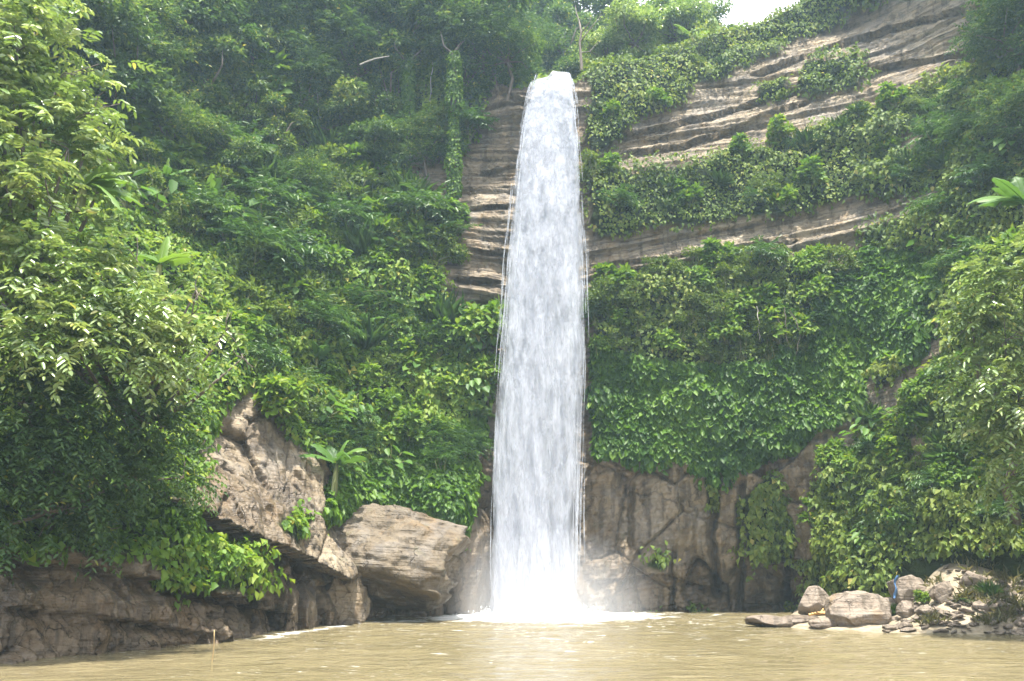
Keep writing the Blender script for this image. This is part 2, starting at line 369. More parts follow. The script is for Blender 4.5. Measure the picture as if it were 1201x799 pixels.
PATCH = [[(945,72),(1005,60),(1008,104),(940,112)], [(885,96),(925,88),(925,108),(890,114)], [(868,585),(905,555),(920,590),(938,620),(930,660),(880,660)],
         [(755,660),(775,652),(785,664),(758,668)], [(225,600),(300,660),(300,690),(200,690),(150,640)], [(310,610),(350,600),(340,640)],[(830,560),(850,560),(846,600),(832,600)]]
bare = np.zeros(PX.shape, bool)
for pl in BARE: bare |= inpoly(PX+jx, PY+jy, pl)
for pl in PATCH: bare &= ~inpoly(PX+jx, PY+jy, pl)
veg = (~bare).astype(float)
for _ in range(2):
    veg[1:-1, 1:-1] = (veg[1:-1, 1:-1]*2+veg[2:, 1:-1]+veg[:-2, 1:-1]+veg[1:-1, 2:]+veg[1:-1, :-2])/6
bareS = 1-veg
# displacement: joints, beds, ledges
AR = TH*30
x_ = P0[..., 0]
S = Z - .20*np.abs(x_-1.0) + .5*fbm(P0*.12, 3, 3)
def beds(S, th, seed, amp):
    q = S/th; i = np.floor(q); f = q-i
    a = _h(i.astype(np.int64), np.zeros_like(i, np.int64), np.zeros_like(i, np.int64), seed); b = _h((i+1).astype(np.int64), np.zeros_like(i, np.int64), np.zeros_like(i, np.int64), seed)
    return amp*(a+(b-a)*smooth(.86, 1., f) + .35*f)
lat = .5+.5*np.clip(fbm(np.stack([AR*.12, Z*.3, np.zeros_like(Z)], -1), 3, 21)*2.2, -1, 1)
disp = 1.0*fbm(P0*.16, 4, 5) + .35*fbm(P0*.7, 4, 9)
bed = beds(S, 1.25, 1, .55)*(.4+.6*lat) + beds(S+.3*fbm(P0*.3, 2, 7), .34, 2, .34)*(.3+.7*lat)
u2, v2 = AR*.42+.6*fbm(P0*.25, 2, 30), S*.36+.5*fbm(P0*.25+7, 2, 31)
F1, F2, cid, du, dv = cells(u2, v2, 41)
blk = (cid-.5)*1.1 + du*(cid*7 % 1-.5)*1.3 + dv*((cid*13) % 1-.4)*.9 + .28*(1-smooth(0, .10, F2-F1))
u3, v3 = AR*1.15+.5*fbm(P0*.8, 2, 33), Z*.62
G1, G2, cid3, du3, dv3 = cells(u3, v3, 51)
blk2 = (cid3-.5)*.42 + du3*((cid3*9) % 1-.5)*.6 + .12*(1-smooth(0, .09, G2-G1))
low = smooth(11.5, 8.5, Z)                                # massive jointed rock low down, bedded rock high up
disp = disp*(.45+.55*veg) + bareS*(bed*(1-.6*low) + (blk*.95+blk2*.5)*low + .22*(1-low)*blk2 + (.16*low+.08)*(1-np.abs(fbm(P0*np.array([1.3, 1.3, .8]), 4, 121))*3) + .07*fbm(P0*3.5, 3, 122) + .10*beds(S+.15*fbm(P0*.8, 2, 8), .16, 3, 1.0)*(1-.5*low))
LEDGE = [ # photo polyline, height of the recess in px, depth m, lip m
 ([(-300,600),(0,648),(130,668),(220,688),(345,722)], 34, .9, .25), ([(170,582),(240,603),(300,632),(360,655),(425,690)], 44, 1.9, .7),
 ([(0,708),(150,728),(260,745)], 14, .4, .2), ([(200,690),(330,705)], 12, .5, .2),
 ([(690,184),(740,172),(800,162),(870,140),(950,112)], 10, .55, .25), ([(720,156),(800,137),(870,118),(960,92),(1060,66),(1135,52)], 9, .55, .25),
 ([(880,86),(960,56),(1040,30),(1130,5)], 8, .7, .3),
 ([(695,310),(780,300),(860,288),(940,278)], 8, .5, .25), ([(690,325),(760,312),(830,303)], 7, .5, .3),
 ([(530,325),(560,326),(590,330)], 8, .7, .3), ([(545,350),(592,352)], 8, .6, .2), ([(550,290),(600,296)], 8, .5, .2),
 ([(548,243),(602,238)], 6, .5, .2), ([(565,195),(610,188)], 6, .4, .2), ([(585,105),(625,112)], 7, .5, .2), ([(690,680),(780,672),(860,700)], 16, .5, .2),
 ([(860,665),(960,655)], 22, .8, .3)]
for pl, hp, dep, lip in LEDGE:
    xs = [p[0] for p in pl]; ys = [p[1] for p in pl]; ly = np.interp(PX, xs, ys); d = PY + 3*fbm(P0*.9, 2, 77) - ly
    e = smooth(xs[0]-6, xs[0]+14, PX)*(1-smooth(xs[-1]-14, xs[-1]+6, PX))
    disp += e*(np.where((d >= 0) & (d < hp), dep*(1-d/hp), 0) - lip*np.where(d < 0, np.exp(np.clip(d, -300, 0)/hp*1.2), 0))
for xc, y0, y1, w, dep in [(838,545,700,7,1.3),(868,560,720,6,1.0),(742,560,640,4,.6),(925,600,720,7,.9),(790,640,718,4,.7),(306,640,745,6,.8),(335,650,745,5,.9),(360,655,742,7,1.2),(385,690,740,6,1.0)]:
    e = smooth(y0, y0+12, PY)*(1-smooth(y1-6, y1+6, PY)); dx = np.abs(PX+jx*.5-xc)
    disp += dep*e*np.clip(1-dx/w, 0, 1)
disp = np.clip(disp, -2.0, 2.6)
P1 = xyz(TH, RR+disp, Z)
# hillside behind the crest
db = np.linspace(0, 1, NB+1)[1:]**1.6*42
slope = np.interp(th1, [-2.2, -.25, -.1, -.05, .05, .12, .30, .36, .44, .50, 2.2], [.8, .8, .5, .04, .04, .3, .3, .2, .2, .5, .6])
slope2 = np.interp(th1, [-2.2, .28, .345, .45, .52, 2.2], [1.05, 1.05, .2, .2, .7, .7])
hb = np.interp(th1, [-2.2, .05, .10, .34, .45, 2.2], [7, 7, 15, 15, 7, 7])
thB = np.broadcast_to(th1[None], (NB, NU)); rB = (RR+disp)[-1][None] + db[:, None]; zB = ztop[None] + slope[None]*np.minimum(db[:, None], hb[None]) + slope2[None]*np.maximum(db[:, None]-hb[None], 0)
PB = xyz(thB, rB, zB); PB[..., 2] += (1.2*fbm(PB*.15, 3, 61))*smooth(0, 6, db)[:, None]*(slope[None] > .1)
PC = np.concatenate([P1, PB]); vegC = np.concatenate([veg, np.ones((NB, NU))]); 
NR = NV+NB
nfall = np.exp(-(((P1[..., 0]-1.6)/5.0)**2))
wet = np.clip(nfall*(.35+.5*smooth(14, 8, P1[..., 2])) + smooth(1.1, .2, P1[..., 2])*.9 + .5*smooth(.05, .25, fbm(np.stack([AR*.5, Z*.06, Z*0], -1), 3, 71))*low, 0, 1)
wet = np.maximum(wet, low*smooth(-4, 0, P1[..., 0])*(.35+.45*smooth(5, 1, P1[..., 2])+.7*np.clip(fbm(np.stack([AR*.8, Z*.08, Z*0], -1), 3, 75)*1.6, -.5, .6)))
wet *= .65+.7*np.clip(fbm(P1*.8, 3, 73)+.5, 0, 1); wet = np.clip(wet, 0, 1)
left_low_shade = smooth(-7, -9.5, P1[..., 0])*smooth(7.5, 5.5, P1[..., 2]); wet = np.maximum(wet, left_low_shade*(.8+.2*smooth(2.2, 1.2, P1[..., 2])))  # left wall is wet, and canopy shade is painted into its darkening too
wet_shadeC = np.concatenate([wet, np.zeros((NB, NU))])
g = Geo(); ii = (np.arange(NR-1)[:, None]*NU + np.arange(NU-1)[None])
g.add(PC.reshape(-1, 3), np.stack([ii, ii+NU, ii+NU+1, ii+1], -1).reshape(-1, 4))
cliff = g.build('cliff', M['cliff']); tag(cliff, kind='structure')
SB = np.concatenate([S, np.zeros((NB, NU))])
for nm, arr in (('veg', vegC), ('wet', wet_shadeC), ('bed', SB)):
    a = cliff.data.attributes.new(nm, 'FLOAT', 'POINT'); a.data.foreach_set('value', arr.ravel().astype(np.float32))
# normals of the sheet, pointing to the pool
du_ = np.gradient(PC, axis=1); dv_ = np.gradient(PC, axis=0); NC = nrm(np.cross(dv_, du_)); 
tocen = np.stack([C0[0]-PC[..., 0], C0[1]-PC[..., 1], np.full(PC.shape[:2], 6.)], -1); NC *= np.sign((NC*tocen).sum(-1, keepdims=True))
# smooth shape for planting
cPX, cPY = project(PC)
dist_ok = (PC[..., 1] > 4)

def on_cliff(px, py):
    """the point of the cliff seen at a photo pixel (nearest to the camera)"""
    d = (cPX-px)**2 + (cPY-py)**2 + (~dist_ok)*1e9
    near = np.argwhere(d < max(d.min()*1.0+1, 30)); best = min(near, key=lambda k: PC[k[0], k[1], 1])
    return PC[best[0], best[1]].copy(), NC[best[0], best[1]].copy()

# ------------------------------------------------------------------ ground and water
gp = Geo(); gp.add([(-110, -60, -3.2), (110, -60, -3.2), (110, 126, -3.2), (-110, 126, -3.2)], np.array([[0, 1, 2, 3]]))
m, nt, out = newmat('river_bed'); t = NT(nt); tcn = t.n('ShaderNodeTexCoord'); p = t.n('ShaderNodeBsdfPrincipled')
t.l(t.ramp(t.noise(tcn.outputs['Object'], .6, 5), [(.3, (.10, .08, .05)), (.7, (.18, .14, .09))]), p.inputs['Base Color']); p.inputs['Roughness'].default_value = .9
t.l(p.outputs[0], out.inputs['Surface']); M['bed'] = m
tag(gp.build('ground', M['bed']), kind='structure')

FALL = np.array([1.25, 47.3])
def water_mat():
    m, nt, out = newmat('muddy_water'); t = NT(nt); tc = t.n('ShaderNodeTexCoord'); ob = tc.outputs['Object']
    n1 = t.noise(t.mapping(ob, (.55, 1.0, 1)), 1.5, 5, .55, .3); n2 = t.noise(t.mapping(ob, (.7, 1.2, 1)), 5.5, 4, .6, .2); big = t.noise(ob, .10, 4)
    col = t.ramp(big, [(.35, (.140, .116, .060)), (.65, (.185, .154, .086))])
    foam = t.n('ShaderNodeAttribute', attribute_name='foam').outputs['Fac']
    fn = t.noise(t.mapping(ob, (.6, 1.5, 1)), 1.9, 7, .7, .8)
    foam_glint = t.math('MULTIPLY', t.math('SUBTRACT', t.math('ADD', fn, t.math('MULTIPLY', foam, .55)), .66), 7.0, True)
    glint = t.noise(t.mapping(ob, (.8, 2.6, 1)), 2.6, 6, .68, .5); glint_zone = t.noise(t.mapping(ob, (.12, .3, 1)), 1.0, 3)
    foam_glint = t.math('MAXIMUM', foam_glint, t.math('MULTIPLY', t.math('SUBTRACT', t.math('ADD', glint, t.math('MULTIPLY', glint_zone, .35)), .835), 9.0, True))  # scattered white flecks: sun sparkle painted into the water colour, beside the foam
    col = t.mix(foam_glint, col, (.80, .80, .77))
    p = t.n('ShaderNodeBsdfPrincipled'); t.l(col, p.inputs['Base Color']); p.inputs['IOR'].default_value = 1.33
    t.l(t.math('ADD', .06, t.math('MULTIPLY', foam_glint, .6)), p.inputs['Roughness'])
    h = t.math('ADD', t.math('MULTIPLY', n1, 1.0), t.math('MULTIPLY', n2, .33))
    t.l(t.bump(h, 1.0, .22), p.inputs['Normal']); t.l(p.outputs[0], out.inputs['Surface']); return m
M['water'] = water_mat()
xs = np.linspace(-26, 30, 340); ys = np.concatenate([np.linspace(-40, 14, 12), np.linspace(14.5, 54, 260)])
X, Y = np.meshgrid(xs, ys); W0 = np.stack([X, Y, X*0], -1)
dfall = np.hypot((X-FALL[0])*.9, Y-FALL[1])
rip = .08*fbm(np.stack([X*.55, Y*.9, X*0], -1), 4, 81) + .05*np.sin(dfall*2.2+1.5*fbm(W0*.3, 2, 82))*np.exp(-dfall/9) + .30*np.exp(-(dfall/3.0)**2)*fbm(W0*1.3, 3, 83)
amp = .7+1.2*np.exp(-dfall/14)
W0[..., 2] = rip*amp
g = Geo(); nx = len(xs); ii = np.arange(len(ys)-1)[:, None]*nx+np.arange(nx-1)[None]
g.add(W0.reshape(-1, 3), np.stack([ii, ii+1, ii+nx+1, ii+nx], -1).reshape(-1, 4))
water = g.build('water', M['water']); tag(water, kind='structure')
fo = (1.1+.5*fbm(W0*.7, 3, 84))*np.exp(-(dfall/4.6)**2)+.25*np.exp(-(dfall/9)**2)*(.6+fbm(W0*np.array([.5, 1.1, 1]), 3, 85))
# churned edge along the rock at the left
for (a, b, w) in [((300,749),(400,735),.55), ((440,730),(600,724),.9)]:
    pa, pb = [(CAM + ray(*q)*(-CAM[2]/ray(*q)[2]))[:2] for q in (a, b)]
    d = pb-pa; tt = np.clip(((X-pa[0])*d[0]+(Y-pa[1])*d[1])/(d@d), 0, 1); dl = np.hypot(X-pa[0]-tt*d[0], Y-pa[1]-tt*d[1]); fo = np.maximum(fo, .40*np.exp(-(dl/w)**2))
fo = np.maximum(fo, .20*np.exp(-(dfall/20)**2))
a = water.data.attributes.new('foam', 'FLOAT', 'POINT'); a.data.foreach_set('value', fo.ravel().astype(np.float32))

# ------------------------------------------------------------------ waterfall
def fall_mat(name, base, dens, streakx, streaky, edge, gain=4.0):
    m, nt, out = newmat(name); t = NT(nt); uv = t.n('ShaderNodeUVMap'); uv.uv_map = 'UVMap'
    at_ = t.n('ShaderNodeAttribute', attribute_name='tint').outputs['Fac']      # 1 in the middle, 0 at the ragged edges
    n1 = t.noise(t.mapping(uv.outputs[0], (streakx, streaky, 1)), 1.0, 6, .62, .5)
    n2 = t.noise(t.mapping(uv.outputs[0], (streakx*2.7, streaky*2.2, 1)), 1.0, 5, .6, .3)
    n3 = t.noise(t.mapping(uv.outputs[0], (.9, .8, 1)), 1.0, 3, .5, .4)
    n = t.math('ADD', t.math('ADD', t.math('MULTIPLY', n1, .50), t.math('MULTIPLY', n2, .25)), t.math('MULTIPLY', n3, .25))
    al = t.math('MULTIPLY', t.math('ADD', t.math('SUBTRACT', n, .5+.0), t.math('ADD', t.math('MULTIPLY', at_, edge), dens)), gain, True)
    d = t.n('ShaderNodeBsdfDiffuse'); d.inputs['Color'].default_value = (*base, 1); tr = t.n('ShaderNodeBsdfTranslucent'); tr.inputs['Color'].default_value = (*base, 1)
    b = t.bump(n, 1.0, .5); va = t.n('ShaderNodeVectorMath', operation='ADD'); t.l(b, va.inputs[0]); va.inputs[1].default_value = (0, -.1, .10); vn = t.n('ShaderNodeVectorMath', operation='NORMALIZE'); t.l(va.outputs[0], vn.inputs[0]); t.l(vn.outputs[0], d.inputs['Normal'])
    mx = t.n('ShaderNodeMixShader'); mx.inputs[0].default_value = .5; t.l(d.outputs[0], mx.inputs[1]); t.l(tr.outputs[0], mx.inputs[2])
    tp = t.n('ShaderNodeBsdfTransparent'); m2 = t.n('ShaderNodeMixShader'); t.l(al, m2.inputs[0]); t.l(tp.outputs[0], m2.inputs[1]); t.l(mx.outputs[0], m2.inputs[2])
    t.l(m2.outputs[0], out.inputs['Surface']); return m
M['fall_core'] = fall_mat('falling_water_core', (.50, .535, .62), .10, 2.6, 6.5, .55, 3.0)
M['fall_veil'] = fall_mat('falling_water_veil', (.68, .70, .765), -.22, 2.3, 5.5, .30, 3.4)
M['fall_thread'] = fall_mat('falling_water_thread', (.72, .75, .82), -.02, 2.0, 6.0, .12, 3.0)
M['spray'] = plain('white_spray', (.86, .88, .9), .5)
EDGE = [(86,630,671),(100,623,672),(130,613,676),(200,603,682),(300,592,688),(400,583,690),(500,575,687),(600,571,684),(725,569,684)]
wf = empty('waterfall', (FALL[0], FALL[1], 0))
tag(wf, 'tall white waterfall plunging from the jungle lip into the muddy pool', 'waterfall')
TAU = math.sqrt(32.6/4.9)
def fall_sheet(na, nt_, yoff, bulge, widen, seed, amp):
    a = np.linspace(-1, 1, na); tau = np.linspace(0, TAU, nt_); A, T = np.meshgrid(a, tau)
    z = 32.75-4.9*T*T-.45*smooth(-.05, -.3, A); y = 50.6-1.30*T
    Pm = np.stack([0*z, y, z], -1); pxm, pym = project(Pm)
    py = np.clip(pym, 86, 725); xl = np.interp(py, [e[0] for e in EDGE], [e[1] for e in EDGE]); xr = np.interp(py, [e[0] for e in EDGE], [e[2] for e in EDGE])
    zc = (y*CP+(z-CAM[2])*SP)/FPX
    XL = (xl-600.5)*zc; XR = (xr-600.5)*zc; mid = (XL+XR)/2; hw = (XR-XL)/2*widen
    x = mid+A*hw
    q = np.stack([x*1.7, T*4.2, np.full_like(x, seed)], -1)
    grow = smooth(0, .8, T)
    n = fbm(q*np.array([1, 1, 1]), 4, 90+seed); n2 = fbm(q*np.array([.5, .35, 1]), 3, 97+seed)
    yy = y - yoff*grow - bulge*np.sqrt(np.clip(1-A*A, 0, 1))*(.3+.7*grow) - amp*(n+n2)*(.25+.75*grow)
    x = x+(.16*fbm(q*.6, 3, 99+seed)+.10*fbm(q*1.7, 2, 98+seed))*smooth(.5, 1, np.abs(A))*(.3+.7*grow)*1.6
    tint = np.clip((1-np.abs(A))*(2.2+1.2*seed*.4), 0, 1)
    g = Geo(); ii = np.arange(nt_-1)[:, None]*na+np.arange(na-1)[None]
    uvs = np.stack([x.ravel()+seed*13.7, T.ravel()*2.0+seed*3.1], -1)
    V = np.stack([x, yy, z], -1)-np.array([FALL[0], FALL[1], 0])
    g.add(V.reshape(-1, 3), np.stack([ii, ii+1, ii+na+1, ii+na], -1).reshape(-1, 4), tint.ravel(), uvs); return g
fall_sheet(46, 260, 0, .55, .90, 1, .35).build('inner_stream', M['fall_core'], wf, True, True)
fall_sheet(46, 260, .35, .75, 1.0, 2, .45).build('middle_stream', M['fall_veil'], wf, True, True)
fall_sheet(46, 260, .7, .95, 1.10, 3, .55).build('outer_veil', M['fall_veil'], wf, True, True)
# torn threads of water fraying off both sides of the stream
rng = np.random.default_rng(3); g = Geo()
for k in range(170):
    t0 = TAU*rng.uniform(0.16, .92); t1 = min(TAU-.03, t0+rng.uniform(.10, .30)); tt = np.linspace(t0, t1, 8); z = 32.75-4.9*tt*tt; y = 50.6-1.30*tt; _, pym = project(np.stack([0*z, y, z], -1)); py = np.clip(pym, 86, 725)
    xl = np.interp(py, [e[0] for e in EDGE], [e[1] for e in EDGE]); xr = np.interp(py, [e[0] for e in EDGE], [e[2] for e in EDGE]); zc = (y*CP+(z-CAM[2])*SP)/FPX
    a = (1 if rng.random() < .5 else -1)*min(1.0, abs(rng.normal(.86, .07))); x = ((xl+xr)/2-600.5)*zc+a*(xr-xl)/2*zc+.04*np.sin(tt*9+k)
    yy = y-1.0*math.sqrt(max(0, 1-min(1, a*a)))-.6*smooth(0, .8, tt)-rng.uniform(0, .3); w = rng.uniform(.010, .032)*np.sin(np.pi*np.linspace(.04, .96, 8))**.7
    c = np.stack([x-FALL[0], yy-FALL[1], z], -1); V = np.concatenate([c+np.outer(w, d) for d in ((-1, 0, 0), (0, -.7, 0), (1, 0, 0), (0, .7, 0))]); i = np.arange(7)
    uvk = np.tile(np.stack([np.full(8, k*.37), tt*2.0+k*1.3], -1), (4, 1))
    g.add(V, np.concatenate([np.stack([p*8+i, q*8+i, q*8+i+1, p*8+i+1], -1) for p, q in ((0, 1), (1, 2), (2, 3), (3, 0))]), 1.0, uvk)
tag(g.build('water_thread', M['fall_thread'], wf, True, True), kind='stuff')
# churning splash where the fall meets the pool: bursts of drops over a lumpy white mound
ex, ey, ez = np.eye(3)
def splash(parent, name, c, n, rad, hgt, seed):
    rng = np.random.default_rng(seed); ang = rng.uniform(0, 2*np.pi, n); rr = np.abs(rng.normal(0, .5, n)); h = hgt*rng.random(n)**1.7*np.exp(-rr*1.2)
    P = np.stack([np.cos(ang)*rr*rad, np.sin(ang)*rr*rad*.6, h], -1)+np.array(c); s = (rng.uniform(.010, .030, n)*(1+.6*np.exp(-h)))[:, None]
    V = np.stack([P+ez*s*2, P+ex*s, P+ey*s, P-ex*s, P-ey*s, P-ez*s*2], 1); b = np.arange(n)[:, None]*6
    g = Geo(); g.add(V.reshape(-1, 3), np.concatenate([b+[[0, 2, 1]], b+[[0, 3, 2]], b+[[0, 4, 3]], b+[[0, 1, 4]], b+[[5, 1, 2]], b+[[5, 2, 3]], b+[[5, 3, 4]], b+[[5, 4, 1]]]))
    return tag(g.build(name, M['spray'], parent), kind='stuff')
splash(wf, 'splash', (0.2, -.3, 0), 2200, 3.0, 1.5, 5)
# mist: a puff of fine spray hanging over the pool
m, nt, out = newmat('mist'); t = NT(nt); tc = t.n('ShaderNodeTexCoord'); ge = t.n('ShaderNodeVectorMath', operation='LENGTH'); t.l(tc.outputs['Object'], ge.inputs[0])
pv = t.n('ShaderNodeVolumePrincipled'); pv.inputs['Color'].default_value = (.95, .96, 1, 1); pv.inputs['Anisotropy'].default_value = .2
dn = t.math('MULTIPLY', t.math('SUBTRACT', 1.0, ge.outputs['Value'], True), .27)
t.l(dn, pv.inputs['Density']); t.l(pv.outputs[0], out.inputs['Volume']); M['mist'] = m
MIST = True

# ------------------------------------------------------------------ creepers and ivy over the cliff (uncountable)
cellA = np.linalg.norm(np.cross(PC[1:, :-1]-PC[:-1, :-1], PC[:-1, 1:]-PC[:-1, :-1]), axis=-1)
qx, qy = cPX[:-1, :-1], cPY[:-1, :-1]
inview = (qx > -130) & (qx < 1330) & (qy > -120) & (qy < 830) & dist_ok[:-1, :-1]
vegw = vegC[:-1, :-1]
def sample_cliff(weight, n, rng):
    w = (cellA*weight).ravel(); cdf = np.cumsum(w); k = np.searchsorted(cdf, rng.random(n)*cdf[-1]); i, j = np.divmod(k, NU-1)
    u, v = rng.random((n, 1)), rng.random((n, 1)); q = PC[i, j]*(1-u)*(1-v)+PC[i, j+1]*u*(1-v)+PC[i+1, j]*(1-u)*v+PC[i+1, j+1]*u*v
    return q, NC[i, j], cPX[i, j], cPY[i, j]
def creeper(name, weight, n, mat, L, label, cat, thick, seed, hang=1.0, tbase=.45, oval=False, lump=.6):
    rng = np.random.default_rng(seed); P, N, px, py = sample_cliff(weight, n, rng)
    lm = np.clip(fbm(P*lump, 3, seed)*1.6+.35, 0, 1.2); h = 1.5*thick*lm*(1-rng.random(n)**2*.8) + .06
    up = np.array([0, 0, 1.]); N2 = nrm(N*1.0+up*.35); Q = P+N2*h[:, None]
    Nl = nrm(N*.75+up*.75+rng.normal(0, .38, (n, 3))); D = nrm(-up*hang+N*.45+rng.normal(0, .55, (n, 3)))
    tint = np.clip(tbase+.55*fbm(P*.33, 3, seed+3)+.25*fbm(P*1.3, 2, seed+5)+rng.normal(0, .2, n), 0, 1)
    s = L*rng.uniform(.6, 1.3, n)*(1+.3*fbm(P*.5, 2, seed+8))
    g = Geo(); leaves(g, Q, Nl, D, s, s*rng.uniform(.55, .85, n), tint, oval=oval)
    return tag(g.build(name, mat), label, cat, kind='stuff')
W_ = inview*np.clip(vegw-.15, 0, 1)
ivyreg = inpoly(qx+jx[:, :1].mean()*0, qy, [(685,395),(760,425),(900,430),(1000,300),(1110,300),(1110,430),(1030,420),(1005,480),(960,510),(850,570),(680,560)])
ivyl = inpoly(qx, qy, [(380,560),(470,520),(600,470),(600,640),(540,640),(470,610),(380,610)])
vis = np.where(qy < -20, .25, 1.)
creeper('hanging_ivy', W_*ivyreg, 30000, M['ivy'], .42, 'dense curtain of heart shaped ivy hanging right of the waterfall', 'ivy', .34, 101, hang=1.3, tbase=.45, oval=True)
creeper('hanging_ivy', W_*ivyl, 9000, M['ivy'], .40, 'bright ivy mat hanging above the overhanging boulder left of the waterfall', 'ivy', .34, 102, hang=1.2, tbase=.62, oval=True)
rest = W_*(~ivyreg)*(~ivyl)*vis
creeper('creeper', rest*(qx < 640), 210000, M['creeper'], .33, 'tangled creepers carpeting the slope left of the waterfall', 'creepers', .8, 103, tbase=.56)
creeper('creeper', rest*(qx >= 640)*(qx < 1000)*(qy < 430), 130000, M['bush'], .26, 'creepers covering the ledges of the cliff right of the waterfall', 'creepers', .7, 104, tbase=.5)
creeper('creeper', rest*(qx >= 640)*((qx >= 1000) | (qy >= 430))*~((qx > 1060) & (qy > 655)), 90000, M['bush'], .32, 'leafy creepers over the steep mound at the right bank', 'creepers', .8, 105, tbase=.55)

# ------------------------------------------------------------------ plants as individuals
def copy_tree(o, loc, rz, sc=1.0, tilt=(0, 0), label=None, group=None):
    c = o.copy(); COL.objects.link(c); c.location = loc; c.rotation_euler = (tilt[0], tilt[1], rz); c.scale = (sc, sc, sc)
    for ch in o.children:
        d = ch.copy(); COL.objects.link(d); d.parent = c
        for gc in ch.children: e = gc.copy(); COL.objects.link(e); e.parent = d
    if label: c['label'] = label
    if group: c['group'] = group
    return c
def lumps(rng, n, rad, cz, flat=.75):
    c = nrm(rng.normal(0, 1, (n, 3)))*rad*rng.uniform(.35, .95, (n, 1))*np.array([1, 1, flat]); c[:, 2] += cz; return c, rng.uniform(.28, .5, n)*rad
def crown_points(rng, C, Rr, n):
    k = rng.choice(len(C), n, p=Rr**2/np.sum(Rr**2)); d = nrm(rng.normal(0, 1, (n, 3))); d[:, 2] = np.abs(d[:, 2])*.9-.25
    d = nrm(d); return C[k]+d*Rr[k][:, None]*(rng.random((n, 1))**.45), d
def limbs(g, C, base, rng, r0):
    for c in C:
        m = base*.5+c*.5+rng.normal(0, .12, 3)*np.linalg.norm(c-base); tube(g, [base, m, c], [r0, r0*.6, r0*.2], 5)

def shrub_proto(name, kind, seed):
    rng = np.random.default_rng(seed); r = empty(name, (0, 0, -50)); g = Geo(); s = Geo()
    if kind == 'fine':
        C, Rr = lumps(rng, 14, 1.0, .75); P, d = crown_points(rng, C, Rr, 1500); leaves(g, P, d+[0, 0, .8]+rng.normal(0, .3, P.shape), d+rng.normal(0, .6, P.shape), rng.uniform(.12, .24, 1500), rng.uniform(.06, .12, 1500), np.clip(.4+.2*P[:, 2]*0+rng.normal(0, .18, 1500), 0, 1)); limbs(s, C, np.array([0, 0, -.2]), rng, .05); mat = M['bush']
    elif kind == 'broad':
        C, Rr = lumps(rng, 11, 1.0, .7); P, d = crown_points(rng, C, Rr, 620); leaves(g, P, d+[0, 0, 1.0]+rng.normal(0, .3, P.shape), d-[0, 0, .3]+rng.normal(0, .5, P.shape), rng.uniform(.22, .42, 620), rng.uniform(.14, .26, 620), np.clip(.55+rng.normal(0, .2, 620), 0, 1), oval=True); limbs(s, C, np.array([0, 0, -.2]), rng, .05); mat = M['creeper']
    elif kind == 'spray':
        C, Rr = lumps(rng, 9, .8, .7); P, d = crown_points(rng, C, Rr, 90); sprays(g, P, d+[0, 0, .25], rng.uniform(.6, 1.0, 90), 11, .24, .09, np.clip(.5+rng.normal(0, .15, 90), 0, 1), rng); limbs(s, C, np.array([0, 0, -.2]), rng, .05); mat = M['fern']
    elif kind == 'fern':
        for k in range(13):
            a = k*2.4; ln = rng.uniform(1.1, 1.7); A = np.array([[math.cos(a), math.sin(a), rng.uniform(.5, 1.3)]])
            sprays(g, np.zeros((1, 3)), A, ln, 26, .30, .07, .5+rng.normal(0, .1), rng, droop=.55, spread=1.5, oval=False)
            A = nrm(A)[0]; tt = np.linspace(0, 1, 6)[:, None]; tube(s, A*ln*tt-np.array([0, 0, 1])*ln*.55*tt*tt, np.linspace(.018, .006, 6), 4)
        mat = M['fern']
    elif kind == 'grass':
        n = 260; a = rng.uniform(0, 6.28, n); A = np.stack([np.cos(a), np.sin(a), rng.uniform(.6, 2.0, n)], -1); P = rng.normal(0, .18, (n, 3))*[1, 1, 0]
        leaves(g, P, rng.normal(0, 1, (n, 3))+[0, 0, .6], A, rng.uniform(.7, 1.5, n), .05, np.clip(.5+rng.normal(0, .2, n), 0, 1), droop=.4); tube(s, [(0, 0, -.15), (0, 0, .2)], [.12, .05]); mat = M['fern']
    elif kind == 'bigleaf':
        n = 26; a = rng.uniform(0, 6.28, n); el = rng.uniform(.2, 1.4, n); A = np.stack([np.cos(a)*np.cos(el), np.sin(a)*np.cos(el), np.sin(el)], -1); tip = A*rng.uniform(.6, 1.3, (n, 1))
        for q in tip: tube(s, [(0, 0, -.1), q*.55+[0, 0, .12], q], [.03, .022, .015], 4)
        leaves(g, tip, np.array([0, 0, 1.])+A*.5+rng.normal(0, .2, (n, 3)), A*[1, 1, .1]-[0, 0, .45], rng.uniform(.45, .8, n), rng.uniform(.28, .48, n), np.clip(.5+rng.normal(0, .2, n), 0, 1), oval=True); mat = M['banana']
    g.build('foliage', mat, r); s.build('stem', M['stem'], r); return r

KINDS = {'fine': 'bush', 'broad': 'broadleaf_bush', 'spray': 'feathery_bush', 'fern': 'fern', 'grass': 'grass_tuft', 'bigleaf': 'elephant_ear_plant'}
LOOK = {'fine': 'small leaved bush', 'broad': 'broad leaved bush', 'spray': 'feathery leaved bush', 'fern': 'arching fern', 'grass': 'long grass tuft', 'bigleaf': 'big leaved plant'}
CATS = {'fine': 'bush', 'broad': 'bush', 'spray': 'bush', 'fern': 'fern', 'grass': 'grass tuft', 'bigleaf': 'plant'}
PROTO = {k: shrub_proto(KINDS[k], k, 200+i) for i, k in enumerate(KINDS)}
used = {k: False for k in KINDS}
def plant(kind, loc, sc, rng, label, group, tilt=(0, 0)):
    rz = rng.uniform(0, 6.28)
    if not used[kind]:
        used[kind] = True; o = PROTO[kind]; o.location = loc; o.rotation_euler = (tilt[0], tilt[1], rz); o.scale = (sc,)*3
        o['label'] = label; o['group'] = group
    else: o = copy_tree(PROTO[kind], loc, rz, sc, tilt, label, group)
    o['category'] = CATS[kind]; return o
